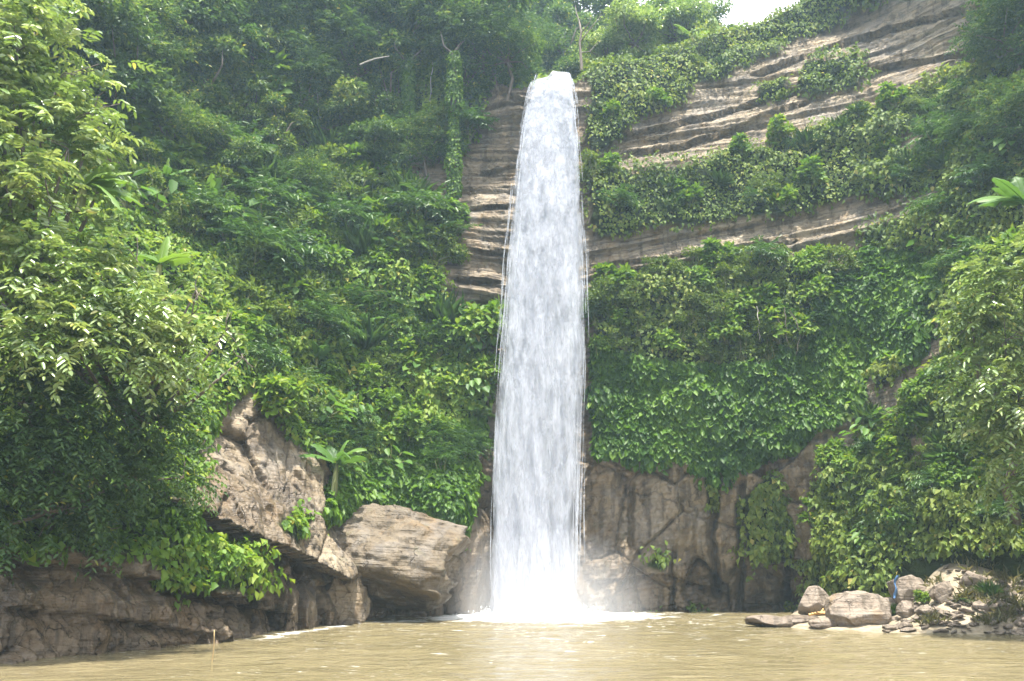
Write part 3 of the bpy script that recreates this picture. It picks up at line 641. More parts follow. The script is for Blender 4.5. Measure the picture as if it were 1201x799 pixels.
def scatter(weight, n, mixk, smin, smax, where, seed, mind=1.0):
    rng = np.random.default_rng(seed); P, N, px, py = sample_cliff(weight, n*6, rng); kept = []
    ks = list(mixk); pr = np.array([mixk[k] for k in ks], float); pr /= pr.sum()
    for q, nn in zip(P, N):
        if len(kept) >= n: break
        if kept and np.min(np.linalg.norm(np.array(kept)-q, axis=1)) < mind: continue
        kept.append(q); k = ks[rng.choice(len(ks), p=pr)]; h = nn*[1, 1, 0]
        lean = .35; loc = q+nn*.05
        plant(k, loc, rng.uniform(smin, smax), rng, f'{LOOK[k]} {where}', f'{LOOK[k]}s {where}', (-h[1]*lean*-1*-1, h[0]*lean))
up_l = inpoly(qx, qy, [(100,150),(300,140),(560,150),(590,300),(560,420),(400,420),(280,400),(250,300),(150,260)])
mid_l = inpoly(qx, qy, [(250,400),(560,390),(590,500),(540,560),(380,560),(300,480)])
scatter(W_*up_l, 150, {'fine': 3, 'broad': 3, 'spray': 3, 'fern': 2, 'grass': 1, 'bigleaf': 1.5}, .8, 1.9, 'on the high slope left of the waterfall', 301, .9)
scatter(W_*mid_l, 60, {'broad': 4, 'spray': 2, 'fern': 1, 'bigleaf': 2, 'fine': 1}, .6, 1.2, 'low on the slope left of the waterfall', 302, .8)
band1 = inpoly(qx, qy, [(690,190),(800,185),(950,145),(1110,110),(1110,230),(1000,240),(840,262),(690,280)])
band0 = inpoly(qx, qy, [(680,85),(760,65),(900,45),(940,60),(860,95),(780,125),(690,180)])
band2 = inpoly(qx, qy, [(700,340),(860,302),(1010,315),(960,390),(900,430),(700,420)])
mound = inpoly(qx, qy, [(1000,480),(1120,420),(1190,420),(1190,610),(1080,630),(1000,660),(965,675),(955,600)])
rtop = inpoly(qx, qy, [(1100,100),(1201,100),(1201,330),(1100,360)])
top_l = inpoly(qx, qy, [(90,-40),(640,-40),(600,90),(560,160),(300,150),(100,150)])
scatter(W_*top_l, 70, {'fine': 3, 'broad': 3, 'spray': 4, 'fern': 1}, 1.3, 2.4, 'among the shaded trees at the top left', 309, 1.4)
scatter(W_*band1, 80, {'fine': 5, 'broad': 2, 'spray': 2, 'grass': 2}, .5, 1.1, 'on the wide green ledge right of the waterfall', 303, .8)
scatter(W_*band0, 24, {'fine': 5, 'broad': 2, 'grass': 2}, .5, 1.1, 'below the crest right of the waterfall', 304, .8)
scatter(W_*band2, 60, {'fine': 6, 'broad': 3, 'spray': 1}, .6, 1.25, 'along the ledge above the ivy curtain', 305, .8)
scatter(W_*mound, 70, {'broad': 4, 'fine': 2, 'spray': 2, 'fern': 1, 'grass': 2, 'bigleaf': 1}, .45, 1.0, 'on the steep mound at the right bank', 306, .7)
scatter(W_*rtop, 30, {'spray': 3, 'fern': 2, 'broad': 3, 'bigleaf': 1}, .6, 1.3, 'on the high slope at the right', 307, .9)
scatter(inview*inpoly(qx, qy, [(880,80),(1020,45),(1030,110),(900,125)])*vegw, 12, {'fine': 3, 'grass': 2}, .4, .8, 'between the bare rock beds of the upper right cliff', 308, .6)

# ------------------------------------------------------------------ trees
def tree_proto(name, seed, hgt, rad, nleaf, L, mat, flat=.8, spray=0, bark='bark', nl=16):
    rng = np.random.default_rng(seed); r = empty(name, (0, 0, -60)); g = Geo(); s = Geo()
    C, Rr = lumps(rng, nl, rad, hgt, flat); C = np.concatenate([C, lumps(rng, nl//2, rad*.8, hgt*.5, .7)[0]]); Rr = np.concatenate([Rr, rng.uniform(.25, .4, nl//2)*rad]); top = np.array([rng.normal(0, .2), rng.normal(0, .2), hgt*.62])
    mid = np.array([rng.normal(0, .25), rng.normal(0, .25), hgt*.3]); r0 = .05*hgt*.5+.05
    tube(s, [(0, 0, -.8), mid, top], [r0, r0*.8, r0*.6], 8); limbs(s, C, top, rng, r0*.5)
    if spray:
        P, d = crown_points(rng, C, Rr, spray); sprays(g, P, d+[0, 0, .2], rng.uniform(.6, 1.1, spray), 9, L, L*.42, np.clip(.45+.25*fbm(P*.9, 2, seed)+rng.normal(0, .14, spray), 0, 1), rng)
    P, d = crown_points(rng, C, Rr, nleaf); leaves(g, P, d*.6+[0, 0, .9]+rng.normal(0, .35, P.shape), d-[0, 0, .35]+rng.normal(0, .55, P.shape), L*rng.uniform(.7, 1.2, nleaf), L*rng.uniform(.35, .6, nleaf), np.clip(.52+.4*fbm(P*.8, 2, seed+1)+rng.normal(0, .2, nleaf), 0, 1))
    g.build('crown', M[mat], r); s.build('trunk', M[bark], r); return r
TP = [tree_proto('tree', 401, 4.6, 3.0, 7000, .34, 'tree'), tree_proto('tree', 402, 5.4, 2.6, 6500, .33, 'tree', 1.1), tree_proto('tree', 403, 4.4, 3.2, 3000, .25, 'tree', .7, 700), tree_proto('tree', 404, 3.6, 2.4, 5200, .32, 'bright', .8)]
tused = [False]*len(TP)
def put_tree(k, px, py, sc, label, group=None, dy=0.0, rng=random):
    p, nn = on_cliff(px, py); p = p + np.array([0, dy, 0])
    if not tused[k]: tused[k] = True; o = TP[k]; o.location = p; o.scale = (sc,)*3; o.rotation_euler = (0, 0, rng.uniform(0, 6.28)); o['label'] = label
    else: o = copy_tree(TP[k], p, rng.uniform(0, 6.28), sc, (0, 0), label)
    if group: o['group'] = group
    o['category'] = 'tree'; return o
TL = ['dense dark green tree on the shaded slope top left of the waterfall', 'tall narrow dark tree on the shaded slope top left of the waterfall', 'spreading feathery tree on the shaded slope top left of the waterfall', 'yellowish green tree lit by the sun on the slope top left']
spots = [(0,300,45,1.3),(2,380,40,1.2),(1,440,40,1.2),(0,500,20,1.3),(2,560,50,1.1),(1,230,55,1.2),(0,165,95,1.1),(2,590,60,.8),(0,600,30,1.1),(0,120,100,1.1),(2,170,75,1.0),(1,235,110,1.0),(0,290,95,1.0),(2,345,105,.95),(0,400,125,.9),(1,455,110,.9),(2,420,70,1.1),(0,345,55,1.1),(0,480,60,1.1),(1,545,90,.9),(2,520,40,1.1),(3,255,70,.9),(3,140,30,1.1),
         (0,200,20,1.2),(1,270,15,1.2),(2,330,5,1.2),(0,395,5,1.3),(2,455,0,1.3),(0,520,-10,1.3),(0,570,20,1.2),(2,205,160,.8),(1,330,165,.7),(0,440,175,.65),(2,500,165,.65),(2,360,215,.6),(0,270,190,.7),(0,60,60,1.2),(3,60,10,1.2)]
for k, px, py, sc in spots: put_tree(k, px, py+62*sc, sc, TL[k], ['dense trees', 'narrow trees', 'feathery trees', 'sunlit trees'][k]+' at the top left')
def hill(px, py, Y):
    q = at(px, py, Y); k = np.argmin((PC[..., 0]-q[0])**2+(PC[..., 1]-q[1])**2+(PC[..., 2] < 28)*1e6); return PC.reshape(-1, 3)[k].copy()
def put_tree_xyz(k, loc, sc, label, group=None):
    if not tused[k]: tused[k] = True; o = TP[k]; o.location = loc; o.scale = (sc,)*3; o['label'] = label
    else: o = copy_tree(TP[k], loc, random.uniform(0, 6.28), sc, (0, 0), label)
    if group: o['group'] = group
    o['category'] = 'tree'
for k, px, py, Y, sc in [(0,585,75,60,1.0),(2,612,70,66,1.1),(0,640,60,72,1.2),(1,665,62,68,1.0),(0,690,60,62,.9),(0,600,10,74,1.5),(2,650,0,80,1.6),(0,700,10,74,1.4),(1,560,10,66,1.3)]:
    put_tree_xyz(k, hill(px, py, Y), sc, 'dark shaded tree standing in the gully behind the waterfall lip', 'trees in the gully behind the lip')
for k, px, py, Y, sc, lb in [(3,745,55,57,.95,'sunlit yellow green tree on the right crest beside the gully'),(3,795,50,59,.95,'sunlit yellow green tree on the right crest next to the banana leaves'),(0,842,40,64,.85,'bushy green tree on the skyline left of the bright sky gap'),(1,770,30,66,1.2,'tall tree behind the right crest above the yellow green trees'),
                            (0,955,30,58,.8,'dense bush like tree on the skyline right of the bright sky gap'),(2,1010,5,58,.8,'small tree at the top edge above the bare upper right rock'),(3,712,60,58,.8,'small pale green tree on the right crest nearest the gully')]:
    put_tree_xyz(k, hill(px, py, Y), sc, lb)
for k, px, py, sc, lb in [(2,1196,105,.9,'drooping feathery tree at the top right corner of the cliff'),(2,1222,60,1.1,'dark feathery tree at the right edge above the drooping tree'),(0,1188,10,.9,'dense green tree at the top right beside the bare rock face'),(2,1200,190,.7,'feathery tree below the top right corner tree')]:
    put_tree(k, px, py, sc, lb)

# big sunlit tree leaning over the left bank, and its neighbours, built lump by lump
def near_tree(name, base, lumps_px, nspray, L, label, mat, seed, nl=11, trunk_r=.22, dens_cut=-.10, slen=(.55, .95), tb=.5):
    rng = np.random.default_rng(seed); base = np.array(base, float); r = empty(name, base); g = Geo(); s = Geo()
    C = np.array([at(px, py, Y) for px, py, Y, rd in lumps_px]); Rr = np.array([rd for *_, rd in lumps_px])
    k = rng.choice(len(C), nspray, p=Rr**2.2/np.sum(Rr**2.2)); d = nrm(rng.normal(0, 1, (nspray, 3))+[0, -.25, .25]); P = C[k]+d*Rr[k][:, None]*np.where(rng.random((nspray, 1)) < .14, rng.uniform(1.0, 1.45, (nspray, 1)), rng.random((nspray, 1))**.4)
    keep = fbm(P*.75, 2, seed) > dens_cut; P, d = P[keep], d[keep]; n = len(P)
    sprays(g, P-base, d*[1, 1, .6]+rng.normal(0, .25, P.shape), rng.uniform(*slen, n), nl, L, L*.47, np.clip(tb+.35*fbm(P*.6, 2, seed+2)+rng.normal(0, .15, n), 0, 1), rng, droop=.45)
    top = C.mean(0)-base; hub = top*.45+np.array([0, 0, -.3]); tube(s, [(0, 0, -.6), hub*.5+rng.normal(0, .3, 3), hub], [trunk_r, trunk_r*.85, trunk_r*.65], 8)
    for c, rd in zip(C-base, Rr):
        m = hub*.45+c*.55+rng.normal(0, .25, 3); tube(s, [hub, m, c], [trunk_r*.5, trunk_r*.3, trunk_r*.1], 6)
        for _ in range(5): e = c+nrm(rng.normal(0, 1, (1, 3)))[0]*rd*.9; tube(s, [c, (c+e)/2+rng.normal(0, .06, 3), e], [trunk_r*.1, trunk_r*.07, .008], 4)
    g.build('crown', M[mat], r); s.build('trunk', M['bark'], r); tag(r, label, 'tree'); return r
b = on_cliff(30, 560)[0]
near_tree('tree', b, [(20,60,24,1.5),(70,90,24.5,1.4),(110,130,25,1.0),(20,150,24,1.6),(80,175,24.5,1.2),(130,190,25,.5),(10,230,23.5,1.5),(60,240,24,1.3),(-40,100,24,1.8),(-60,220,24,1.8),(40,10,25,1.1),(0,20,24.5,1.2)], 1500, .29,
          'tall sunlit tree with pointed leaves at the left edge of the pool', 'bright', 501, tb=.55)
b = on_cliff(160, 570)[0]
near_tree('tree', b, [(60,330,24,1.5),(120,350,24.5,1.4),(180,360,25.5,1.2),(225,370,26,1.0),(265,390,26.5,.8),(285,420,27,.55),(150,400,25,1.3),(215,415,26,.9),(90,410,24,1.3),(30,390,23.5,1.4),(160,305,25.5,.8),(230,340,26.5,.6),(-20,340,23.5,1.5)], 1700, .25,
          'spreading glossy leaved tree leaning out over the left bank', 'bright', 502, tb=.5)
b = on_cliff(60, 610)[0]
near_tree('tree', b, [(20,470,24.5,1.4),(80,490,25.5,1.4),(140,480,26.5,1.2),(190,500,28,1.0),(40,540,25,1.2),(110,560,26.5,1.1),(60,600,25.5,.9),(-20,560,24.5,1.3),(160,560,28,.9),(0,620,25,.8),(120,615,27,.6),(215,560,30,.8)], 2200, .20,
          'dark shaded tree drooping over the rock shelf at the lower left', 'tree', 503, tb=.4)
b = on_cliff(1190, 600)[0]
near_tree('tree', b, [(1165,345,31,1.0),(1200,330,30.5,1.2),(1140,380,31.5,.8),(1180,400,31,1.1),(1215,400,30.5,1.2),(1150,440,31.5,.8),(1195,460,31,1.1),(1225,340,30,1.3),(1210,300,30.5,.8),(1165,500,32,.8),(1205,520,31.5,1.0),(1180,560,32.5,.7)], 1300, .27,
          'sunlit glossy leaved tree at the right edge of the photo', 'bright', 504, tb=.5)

# ------------------------------------------------------------------ banana plants
def blade(g, base, A, ln, wd, droop, rng, tint, roll=0):
    nseg, nw = 14, 2; A = nrm(np.array(A, float)); t = np.linspace(0, 1, nseg+1); c = base+A*ln*t[:, None]-np.array([0, 0, 1])*ln*droop*(t**2.2)[:, None]
    T = nrm(np.gradient(c, axis=0)); S = nrm(np.cross(T, [0, 0, 1.])); U = np.cross(S, T); S = S*math.cos(roll)+U*math.sin(roll)
    w = wd*.5*np.sin(np.pi*np.clip(t*.93+.07, 0, 1))**.55*np.where(t > .95, .6, 1)
    for sg in (-1, 1):
        e = c+S*(sg*w)[:, None]+U*(.25*w)[:, None]*-1+rng.normal(0, .012, c.shape)*ln; m = c+S*(sg*w*.5)[:, None]+U*(.10*w)[:, None]
        V = np.concatenate([c, m, e]); n = nseg+1; i = np.arange(nseg)
        F = np.concatenate([np.stack([i, i+1, n+i+1, n+i], -1), np.stack([n+i, n+i+1, 2*n+i+1, 2*n+i], -1)])
        if rng.random() < .8: F = np.delete(F, nseg+rng.choice(nseg-3, 1)+2, 0)
        g.add(V, F, tint)
    tube(g, c, np.linspace(wd*.045, wd*.01, nseg+1), 5, min(1, tint+.4))
def banana(loc, sc, label, seed, nleaf=7, stem=1.3, dirs=None, tint=.45, lean=0):
    rng = np.random.default_rng(seed); r = empty('banana_plant', loc); r.scale = (sc,)*3; tag(r, label, 'banana plant')
    s = Geo(); tube(s, [(0, 0, -.4), (.03, 0, stem*.5), (.05, 0, stem)], [.15, .12, .07], 8); s.build('stem', M['stem'], r)
    for k in range(nleaf):
        a, el = (dirs[k] if dirs else (k*2.4+rng.uniform(-.4, .4), rng.uniform(.4, 1.3)))
        g = Geo(); blade(g, np.array([.05, 0, stem-.05]), (math.cos(a)*math.cos(el), math.sin(a)*math.cos(el), math.sin(el)), rng.uniform(1.4, 2.1), rng.uniform(.42, .6), rng.uniform(.2, .55), rng, float(np.clip(tint+rng.normal(0, .2), 0, 1)), rng.uniform(-.7, .7)); g.build('leaf', M['banana'], r)
    return r
D_ = lambda *a: [(R(x), R(y)) for x, y in a]
def on(px, py, fwd=.4): p, n = on_cliff(px, py); return p+np.array([0, -fwd, 0])
banana(on(398,572), 1.15, 'banana plant with drooping leaves beside the bare rock above the boulder', 601, 7, 1.1, D_((60,70),(-20,45),(200,50),(-60,30),(230,20),(20,30),(140,60)))
banana(on(245,262), 1.0, 'banana plant with one broken leaf high on the left slope', 602, 6)
banana(on(320,352), 1.1, 'banana plant with broad hanging leaves in the middle of the left slope', 603, 6, 1.2)
banana(on(195,232), 1.0, 'banana plant with one upright leaf at the upper left slope', 604, 5, 1.3, D_((80,85),(20,40),(160,40),(-60,30),(220,30)))
banana(on(375,440), 1.0, 'banana plant with pale leaves left of the big leaved mat', 605, 6, 1.0)
banana(at(846,50,56), 1.5, 'banana plant with a single tall lit leaf on the skyline by the sky gap', 606, 4, .3, D_((110,75),(150,40),(20,30),(200,30)), tint=.9)
banana(at(888,42,56), .8, 'small young banana plant on the skyline inside the sky gap', 607, 3, .2, D_((90,85),(60,50),(150,40)), tint=.7)
banana(at(812,52,57), 1.3, 'banana plant with yellow slanting leaf among the crest trees', 608, 5, .5, D_((150,50),(120,60),(30,40),(200,40),(60,60)), tint=.95)
banana(at(1205,262,31), 1.1, 'banana plant with one bright torn leaf at the right edge', 609, 6, .8, D_((100,80),(170,25),(190,5),(200,40),(20,40),(150,50)), tint=.35)
banana(at(95,235,24.2), .95, 'banana plant with lit leaves fanning right inside the tall left tree', 610, 8, .5, D_((10,35),(-10,15),(20,60),(-30,-5),(150,50),(40,25),(-15,40),(5,0)), tint=.85)
banana(at(185,320,26), .8, 'banana plant with folded bright leaf above the leaning left tree', 611, 6, .4, D_((20,40),(60,50),(150,40),(-20,20),(100,70),(200,30)), tint=.8)
banana(on(430,395), .9, 'banana plant with narrow leaves right of the middle of the left slope', 612, 6, .8)

# ------------------------------------------------------------------ vine column, bare trunks, dead branch
def vine_trunk(px, y0, y1, label, seed):
    rng = np.random.default_rng(seed); p0 = on(px, y1, .9); top = at(px-4, y0, p0[1]-.2); r = empty('vine_covered_tree', p0); tag(r, label, 'tree')
    h = top-p0; t = np.linspace(0, 1, 8)[:, None]; path = h*t+rng.normal(0, .08, (8, 3)); s = Geo(); tube(s, path, np.linspace(.22, .14, 8), 8)
    for a, ln in ((2.4, 1.6), (.6, 1.8)):
        e = path[-1]+np.array([math.cos(a)*ln*.7, rng.normal(0, .5), abs(math.sin(a))*ln+.6]); tube(s, [path[-1], (path[-1]+e)/2+rng.normal(0, .2, 3), e], [.10, .06, .02], 6)
    s.build('trunk', M['bark'], r); n = 2600; tt = rng.random(n); P = h*tt[:, None]; d = nrm(rng.normal(0, 1, (n, 3))*[1, 1, .3]); P = P+d*(.25+.3*np.clip(fbm(P*.9, 2, seed)+.5, 0, 1))[:, None]
    g = Geo(); leaves(g, P, d+[0, 0, .8], d*.4-[0, 0, 1]+rng.normal(0, .4, P.shape), rng.uniform(.16, .3, n), rng.uniform(.12, .2, n), np.clip(.5+rng.normal(0, .2, n), 0, 1), oval=True); g.build('vine', M['creeper'], r)
vine_trunk(537, 62, 235, 'tree trunk wrapped in hanging vines left of the waterfall lip', 701)
vine_trunk(482, 75, 170, 'short vine wrapped trunk in the shade of the upper left slope', 702)
def bare_trunk(px, py, Y, h, label, seed):
    rng = np.random.default_rng(seed); p = at(px, py, Y); r = empty('bare_tree', p); tag(r, label, 'tree'); s = Geo(); t = np.linspace(0, 1, 6)[:, None]; path = np.array([0, 0, h])*t+rng.normal(0, .12, (6, 3))*t; tube(s, path, np.linspace(.13, .06, 6), 7); s.build('trunk', M['bark'], r)
    b = Geo()
    for k in range(4):
        q = path[2+k % 4]; a = rng.uniform(0, 6.28); e = q+np.array([math.cos(a)*1.6, math.sin(a)*.6, rng.uniform(1, 2.4)]); tube(b, [q, (q+e)/2+rng.normal(0, .15, 3), e], [.05, .035, .01], 5)
    b.build('branch', M['bark'], r)
bare_trunk(682, 84, 54, 3.6, 'slim pale trunk leaning at the right side of the waterfall lip', 711)
p = at(422, 76, 49.5); g = Geo(); t = np.linspace(0, 1, 7)[:, None]; e = at(457, 66, 49)-p; tube(g, e*t+np.sin(t*3.1)*np.array([[0, 0, .10]])+np.random.default_rng(1).normal(0, .02, (7, 3)), np.linspace(.06, .025, 7), 6)
o = g.build('dead_branch', M['pale_bark']); o.location = p; tag(o, 'pale dead branch sticking out of the dark upper left trees', 'branch')

rng = np.random.default_rng(77)
for i, (px, py, ln) in enumerate([(285,110,3.5),(312,95,4.2),(352,120,3.2),(388,105,4.5),(405,150,3.0),(465,120,4.0),(505,100,4.4),(575,120,3.2),(230,140,3.4),(330,190,2.6),(915,385,2.2),(925,390,2.6),(880,385,2.0),(905,392,1.8)]):
    p = on(px, py, 1.3 if px < 600 else 1.0); t = np.linspace(0, 1, 9); g = Geo(); sw = rng.normal(0, .25)
    tube(g, np.stack([sw*np.sin(t*3)+.05*np.sin(t*17+i), .06*np.sin(t*11), -ln*t], -1), np.linspace(.03, .014, 9), 5); o = g.build('hanging_vine', M['pale_bark' if i % 3 == 0 else 'bark']); o.location = p+np.array([0, 0, 1.2])
    tag(o, 'thin bare vine hanging in the shade of the upper left trees' if px < 600 else 'thin bare root hanging below the bushes above the ivy curtain', 'vine', 'vines hanging at the upper left' if px < 600 else 'roots hanging above the ivy curtain')

# ------------------------------------------------------------------ rock outcrop, bank, boulders, stones
def rock_mesh(name, dims, seed, mat, res=48, facet=.30, flat_bottom=None, rough=.10, strata=0, sq=2.6):
    rng = np.random.default_rng(seed); nu, nv = res*2, res; th = np.linspace(0, 2*np.pi, nu, endpoint=False); ph = np.linspace(.02, np.pi-.02, nv); T, Pp = np.meshgrid(th, ph)
    d = np.stack([np.sin(Pp)*np.cos(T), np.sin(Pp)*np.sin(T), np.cos(Pp)], -1); r = (np.abs(d)**sq).sum(-1)**(-1/sq)
    for _ in range(14):                                   # random cutting planes give broken faces
        n = nrm(rng.normal(0, 1, 3)); k = rng.uniform(.62, .98); dn = d@n; r = np.where(dn > .05, np.minimum(r, k/np.maximum(dn, .05)*1.0), r)*1.0
    r = r*(1+rough*fbm(d*2.6+seed, 5, seed)); V = d*r[..., None]*np.array(dims)*.5
    if strata: V[..., :2] *= (1+strata*(beds(V[..., 2]+.15*V[..., 0], .35, seed, 1.0)-.5))[..., None]
    if flat_bottom is not None: V[..., 2] = np.maximum(V[..., 2], flat_bottom*dims[2])
    g = Geo(); i = np.arange(nv-1)[:, None]*nu; j = np.arange(nu)[None]; k = (j+1) % nu
    F = np.stack([i+j, i+nu+j, i+nu+k, i+k], -1).reshape(-1, 4)
    Vf = np.concatenate([V.reshape(-1, 3), V[0].mean(0, keepdims=True), V[-1].mean(0, keepdims=True)]); jj = np.arange(nu); kk = (jj+1) % nu; n0 = nu*nv
    g.add(Vf, [F, np.stack([np.full(nu, n0), jj, kk], -1), np.stack([np.full(nu, n0+1), (nv-1)*nu+kk, (nv-1)*nu+jj], -1)])
    me = g.mesh(name, mat, True)
    return me
def rock(name, loc, dims, seed, label, mat='boulder', rz=0, tilt=(0, 0), res=40, group=None, wet=0, cat='boulder', **kw):
    me = rock_mesh(name, dims, seed, M[mat], res, **kw); o = bpy.data.objects.new(name, me); COL.objects.link(o); o.location = loc; o.rotation_euler = (tilt[0], tilt[1], rz)
    z = np.empty(len(me.vertices)*3); me.vertices.foreach_get('co', z); z = z.reshape(-1, 3)[:, 2]+loc[2]
    a = me.attributes.new('wet', 'FLOAT', 'POINT'); a.data.foreach_set('value', np.clip(np.maximum(wet, smooth(.35, .08, z)), 0, 1).astype(np.float32))
    return tag(o, label, cat, group)
rock('overhanging_boulder', at(446,652,43.4), (8.6, 6.0, 5.7), 11, 'huge tan boulder overhanging the pool left of the waterfall', 'outcrop', .2, (0, .06), 130, wet=.38, rough=.22, strata=.05, flat_bottom=-.42, sq=3.6)
rock('rock_outcrop', at(545,650,48.6), (3.4, 2.6, 6.0), 12, 'dark wet rock wedge between the big boulder and the waterfall', 'cliff', .1, (0, 0), 80, wet=.7, rough=.2, sq=3.0)
rock('rock_outcrop', at(405,705,41.0), (2.2, 2.0, 3.2), 13, 'upright grey rock block under the left end of the big boulder', 'cliff', .5, (0, .1), 70, wet=.4, rough=.2, sq=4.0)
# the right bank: a low heap of earth and gravel running out into the pool
bx = np.linspace(8.5, 30, 150); by = np.linspace(28, 52, 150); BX, BY = np.meshgrid(bx, by)
front = np.interp(BX, [9, 10.5, 13, 15.5, 18.5, 22, 30], [40.5, 38.6, 36.4, 35.3, 34.2, 33, 31])
e = BY-front + .5*fbm(np.stack([BX*.5, BY*.5, 0*BX], -1), 3, 131); rise = smooth(-1.2, 2.2, BX-.43*BY); BZ = np.where(e < 0, e*.35, np.where(True, np.minimum(e*.17, .35)*(1-rise) + np.minimum(e*.40, 2.6)*rise, 0))
side = smooth(9.2, 12.0, BX-.35*(BY-38.5)); BZ = BZ*side-1.2*(1-side)
BZ += .12*fbm(np.stack([BX*1.2, BY*1.2, 0*BX], -1), 4, 132)
g = Geo(); nx = len(bx); ii = np.arange(len(by)-1)[:, None]*nx+np.arange(nx-1)[None]; g.add(np.stack([BX, BY, BZ], -1).reshape(-1, 3), np.stack([ii, ii+1, ii+nx+1, ii+nx], -1).reshape(-1, 4))
m, nt, out = newmat('bank_gravel'); t = NT(nt); tcn = t.n('ShaderNodeTexCoord'); p = t.n('ShaderNodeBsdfPrincipled'); nn_ = t.noise(tcn.outputs['Object'], 2.5, 7, .7)
t.l(t.ramp(nn_, [(.3, (.14, .11, .07)), (.5, (.25, .205, .14)), (.7, (.34, .285, .21))]), p.inputs['Base Color']); p.inputs['Roughness'].default_value = .9; t.l(t.bump(t.noise(tcn.outputs['Object'], 11, 5), .8, .06), p.inputs['Normal']); t.l(p.outputs[0], out.inputs['Surface'])
bank = g.build('river_bank', m); tag(bank, kind='structure')
def bank_z(x, y):
    i = int(np.clip(np.searchsorted(by, y), 0, len(by)-1)); j = int(np.clip(np.searchsorted(bx, x), 0, len(bx)-1)); return BZ[i, j]
def bankpt(px, py, zoff=0):
    d = ray(px, py)
    for Yv in np.arange(30, 52, .05):
        q = CAM+d*(Yv/d[1])
        if q[2] <= max(bank_z(q[0], q[1]), 0): return q+np.array([0, 0, zoff])
    return q
def bl(px, pyb, w, h, seed, label, rz=0, tilt=(0, 0), depth=None, **kw):
    """a boulder whose base sits at a photo pixel, w x h photo pixels large"""
    q = bankpt(px, pyb); s = q[1]/FPX*1.03; W, H = w*s, h*s
    return rock('boulder', (q[0], q[1]+W*.35, q[2]+H*.36), (W*1.12, (depth or .8)*W, H*1.2), seed, label, rz=rz, tilt=tilt, **kw)
bl(962, 723, 40, 33, 21, 'upright reddish brown boulder at the tip of the right bank', .3)
bl(1018, 735, 64, 38, 22, 'biggest boulder of the right bank with a pale domed top', .1, depth=.7, res=64, rough=.16)
bl(911, 737, 52, 13, 23, 'low flat grey slab lying in the water furthest from the right bank', 0, (0, .12), depth=.6, wet=.3)
bl(943, 731, 40, 10, 24, 'dark thin slab between the flat grey slab and the upright boulder', .2, depth=.6, wet=.6)
bl(972, 737, 34, 11, 25, 'low speckled rock at the foot of the upright brown boulder', .4, depth=.6)
bl(1050, 718, 30, 16, 26, 'cream rounded rock just right of the biggest boulder', .5)
bl(1067, 724, 24, 18, 27, 'pale yellowish rock below the square brown block', .9)
bl(1069, 705, 38, 34, 28, 'square brown block standing behind the pale rocks on the right bank', .15, sq=5.0, rough=.07)
bl(1112, 706, 34, 24, 29, 'tan slab tilted up on the middle of the right bank', .6, (0, -.35), depth=.5, sq=4.0)
bl(1148, 688, 28, 18, 30, 'brown rock half buried at the top of the right bank', .2)
bl(1064, 738, 16, 8, 31, 'small orange red stone at the water edge of the right bank', .2)
bl(1170, 716, 36, 12, 32, 'flat grey rock near the right edge of the bank', .2, depth=.6)
bl(1090, 722, 26, 11, 33, 'grey wedge of rock beside the pale yellowish rock', .9, (0, .2))
rng = np.random.default_rng(44)
STONES = []
for k in range(4):
    me = rock_mesh('stone', (1.0, .7, .32), 60+k, M['boulder'], 12, rough=.12, sq=3.0); a = me.attributes.new('wet', 'FLOAT', 'POINT'); STONES.append(me)
placed = 0
for _ in range(2400):
    if placed >= 290: break
    px, py = rng.uniform(1035, 1225), rng.uniform(655, 752)
    if py < 705 - (px-1035)*.25 and rng.random() < .6: continue
    q = bankpt(px, py)
    if bank_z(q[0], q[1]) < -.06: continue
    o = bpy.data.objects.new('stone', STONES[placed % 4]); COL.objects.link(o); s = rng.uniform(.14, .50)*(1.35 if py > 715 else 1.0); o.scale = (s, s, s*rng.uniform(.5, 1.1))
    o.location = q+np.array([0, 0, .04]); o.rotation_euler = (rng.normal(.1, .15), rng.normal(-.1, .18), rng.uniform(0, 6.28)); tag(o, 'flat pale stone lying among others on the right bank', 'stone', 'flat stones on the right bank'); placed += 1
# grass and weeds on the bank
n = 2600; P = []
while len(P) < n:
    px, py = rng.uniform(1060, 1210), rng.uniform(655, 735)
    if fbm(np.array([[px*.03, py*.06, 0]]), 2, 55)[0] < -.02: continue
    P.append(bankpt(px, py)+rng.normal(0, .12, 3)*[1, 1, 0])
    if len(P) > 150: break
P = np.repeat(np.array(P), 10, 0)+rng.normal(0, .16, (len(P)*10, 3))*[1, 1, 0]; n = len(P); a = rng.uniform(0, 6.28, n)
g = Geo(); leaves(g, P, rng.normal(0, 1, (n, 3))+[0, 0, .4], np.stack([np.cos(a)*.6, np.sin(a)*.6, rng.uniform(.4, 1.2, n)], -1), rng.uniform(.2, .5, n), .04, rng.random(n), droop=.4); tag(g.build('grass', M['dry']), 'pale dry grass between the stones of the right bank', 'grass', kind='stuff')
for i, (px, py, k, s, lb) in enumerate([(1083,707,'broad',.32,'small green weed right of the square brown block'),(1130,706,'fern',.35,'small fern behind the tilted tan slab'),(1160,700,'grass',.5,'yellowish grass clump near the right edge of the bank'),(1047,722,'grass',.4,'dry grass tuft right of the biggest boulder'),]):
    plant(k, bankpt(px, py), s, rng, lb, None or 'weeds on the right bank')
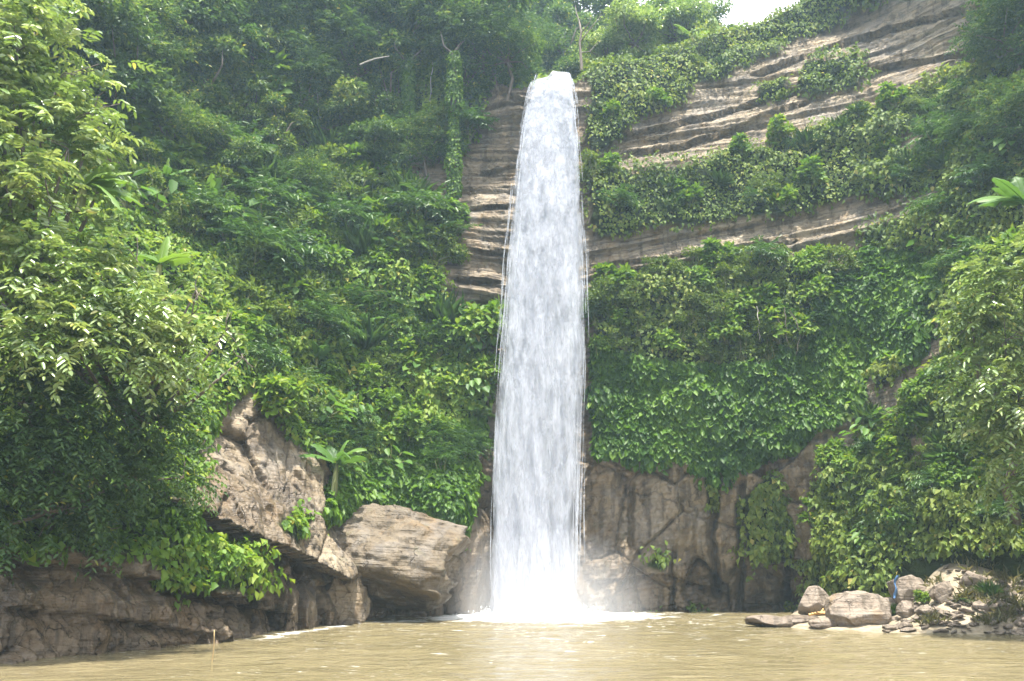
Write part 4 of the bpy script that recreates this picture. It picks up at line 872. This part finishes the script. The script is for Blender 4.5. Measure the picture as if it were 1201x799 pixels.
# scrap of blue plastic behind the square block, splintered wood, pole in the water
q = bankpt(1069, 705)+np.array([-.72, -.12, .12]); g = Geo(); t = np.linspace(0, 1, 12); w = .06+.025*np.sin(t*9)
c = np.stack([.22*t-.05+.04*np.sin(t*7), .05*np.sin(t*11), .95*t], -1); V = np.concatenate([c+np.outer(w, [-1, 0, 0]), c+np.outer(w, [0, -.35, 0]), c+np.outer(w, [1, .1, 0]), c+np.outer(w, [0, .25, 0])]); i = np.arange(11)
g.add(V, np.concatenate([np.stack([a*12+i, b*12+i, b*12+i+1, a*12+i+1], -1) for a, b in ((0, 1), (1, 2), (2, 3), (3, 0))])); o = g.build('plastic_sheet', M['blue']); o.location = q; tag(o, 'crumpled blue plastic strip beside the square brown block', 'plastic sheet')
q = bankpt(962, 726); g = Geo()
for k in range(4): tube(g, [(-.55+.1*k, -.05*k, .1+.03*k), (0, .03*k, .16), (.5-.12*k, .06*k, .10+.08*k)], [.05, .06, .02], 5)
o = g.build('driftwood', M['wood']); o.location = q+np.array([0, -.25, .08]); tag(o, 'orange splintered driftwood at the foot of the upright brown boulder', 'driftwood')
d = ray(249, 775); q = CAM+d*(-CAM[2]/d[2]); top = at(249.5, 739, q[1]); g = Geo(); h = top[2]; t = np.linspace(-.6, 1, 7)
tube(g, np.stack([.012*np.sin(t*4), 0*t, t*h], -1), np.linspace(.022, .014, 7), 7); o = g.build('bamboo_pole', M['pole']); o.location = (q[0], q[1], 0); tag(o, 'thin bamboo pole standing in the muddy water', 'pole')

# ------------------------------------------------------------------ mist and haze
def box(name, lo, hi, mat):
    (x0, y0, z0), (x1, y1, z1) = lo, hi; g = Geo(); V = [(x0,y0,z0),(x1,y0,z0),(x1,y1,z0),(x0,y1,z0),(x0,y0,z1),(x1,y0,z1),(x1,y1,z1),(x0,y1,z1)]
    g.add(V, np.array([[0,3,2,1],[4,5,6,7],[0,1,5,4],[1,2,6,5],[2,3,7,6],[3,0,4,7]])); return g.build(name, mat, None, False)
if MIST:
    me = rock_mesh('mist', (2, 2, 2), 1, M['mist'], 14, rough=0, sq=2.0); o = bpy.data.objects.new('mist', me); COL.objects.link(o); o.location = (1.4, 46.6, .6); o.scale = (6.4, 3.0, 4.2); tag(o, 'soft white mist hanging over the foot of the waterfall', 'mist', kind='stuff')
HAZE = 0.0009
if HAZE:
    m, nt, out = newmat('haze_air'); t = NT(nt); pv = t.n('ShaderNodeVolumePrincipled'); pv.inputs['Color'].default_value = (.58, .80, 1, 1); pv.inputs['Density'].default_value = HAZE; pv.inputs['Anisotropy'].default_value = .35
    t.l(pv.outputs[0], out.inputs['Volume']); tag(box('haze', (-112, -62, -4.2), (112, 128, 96), m), 'thin pale haze filling the valley', 'haze', kind='stuff')
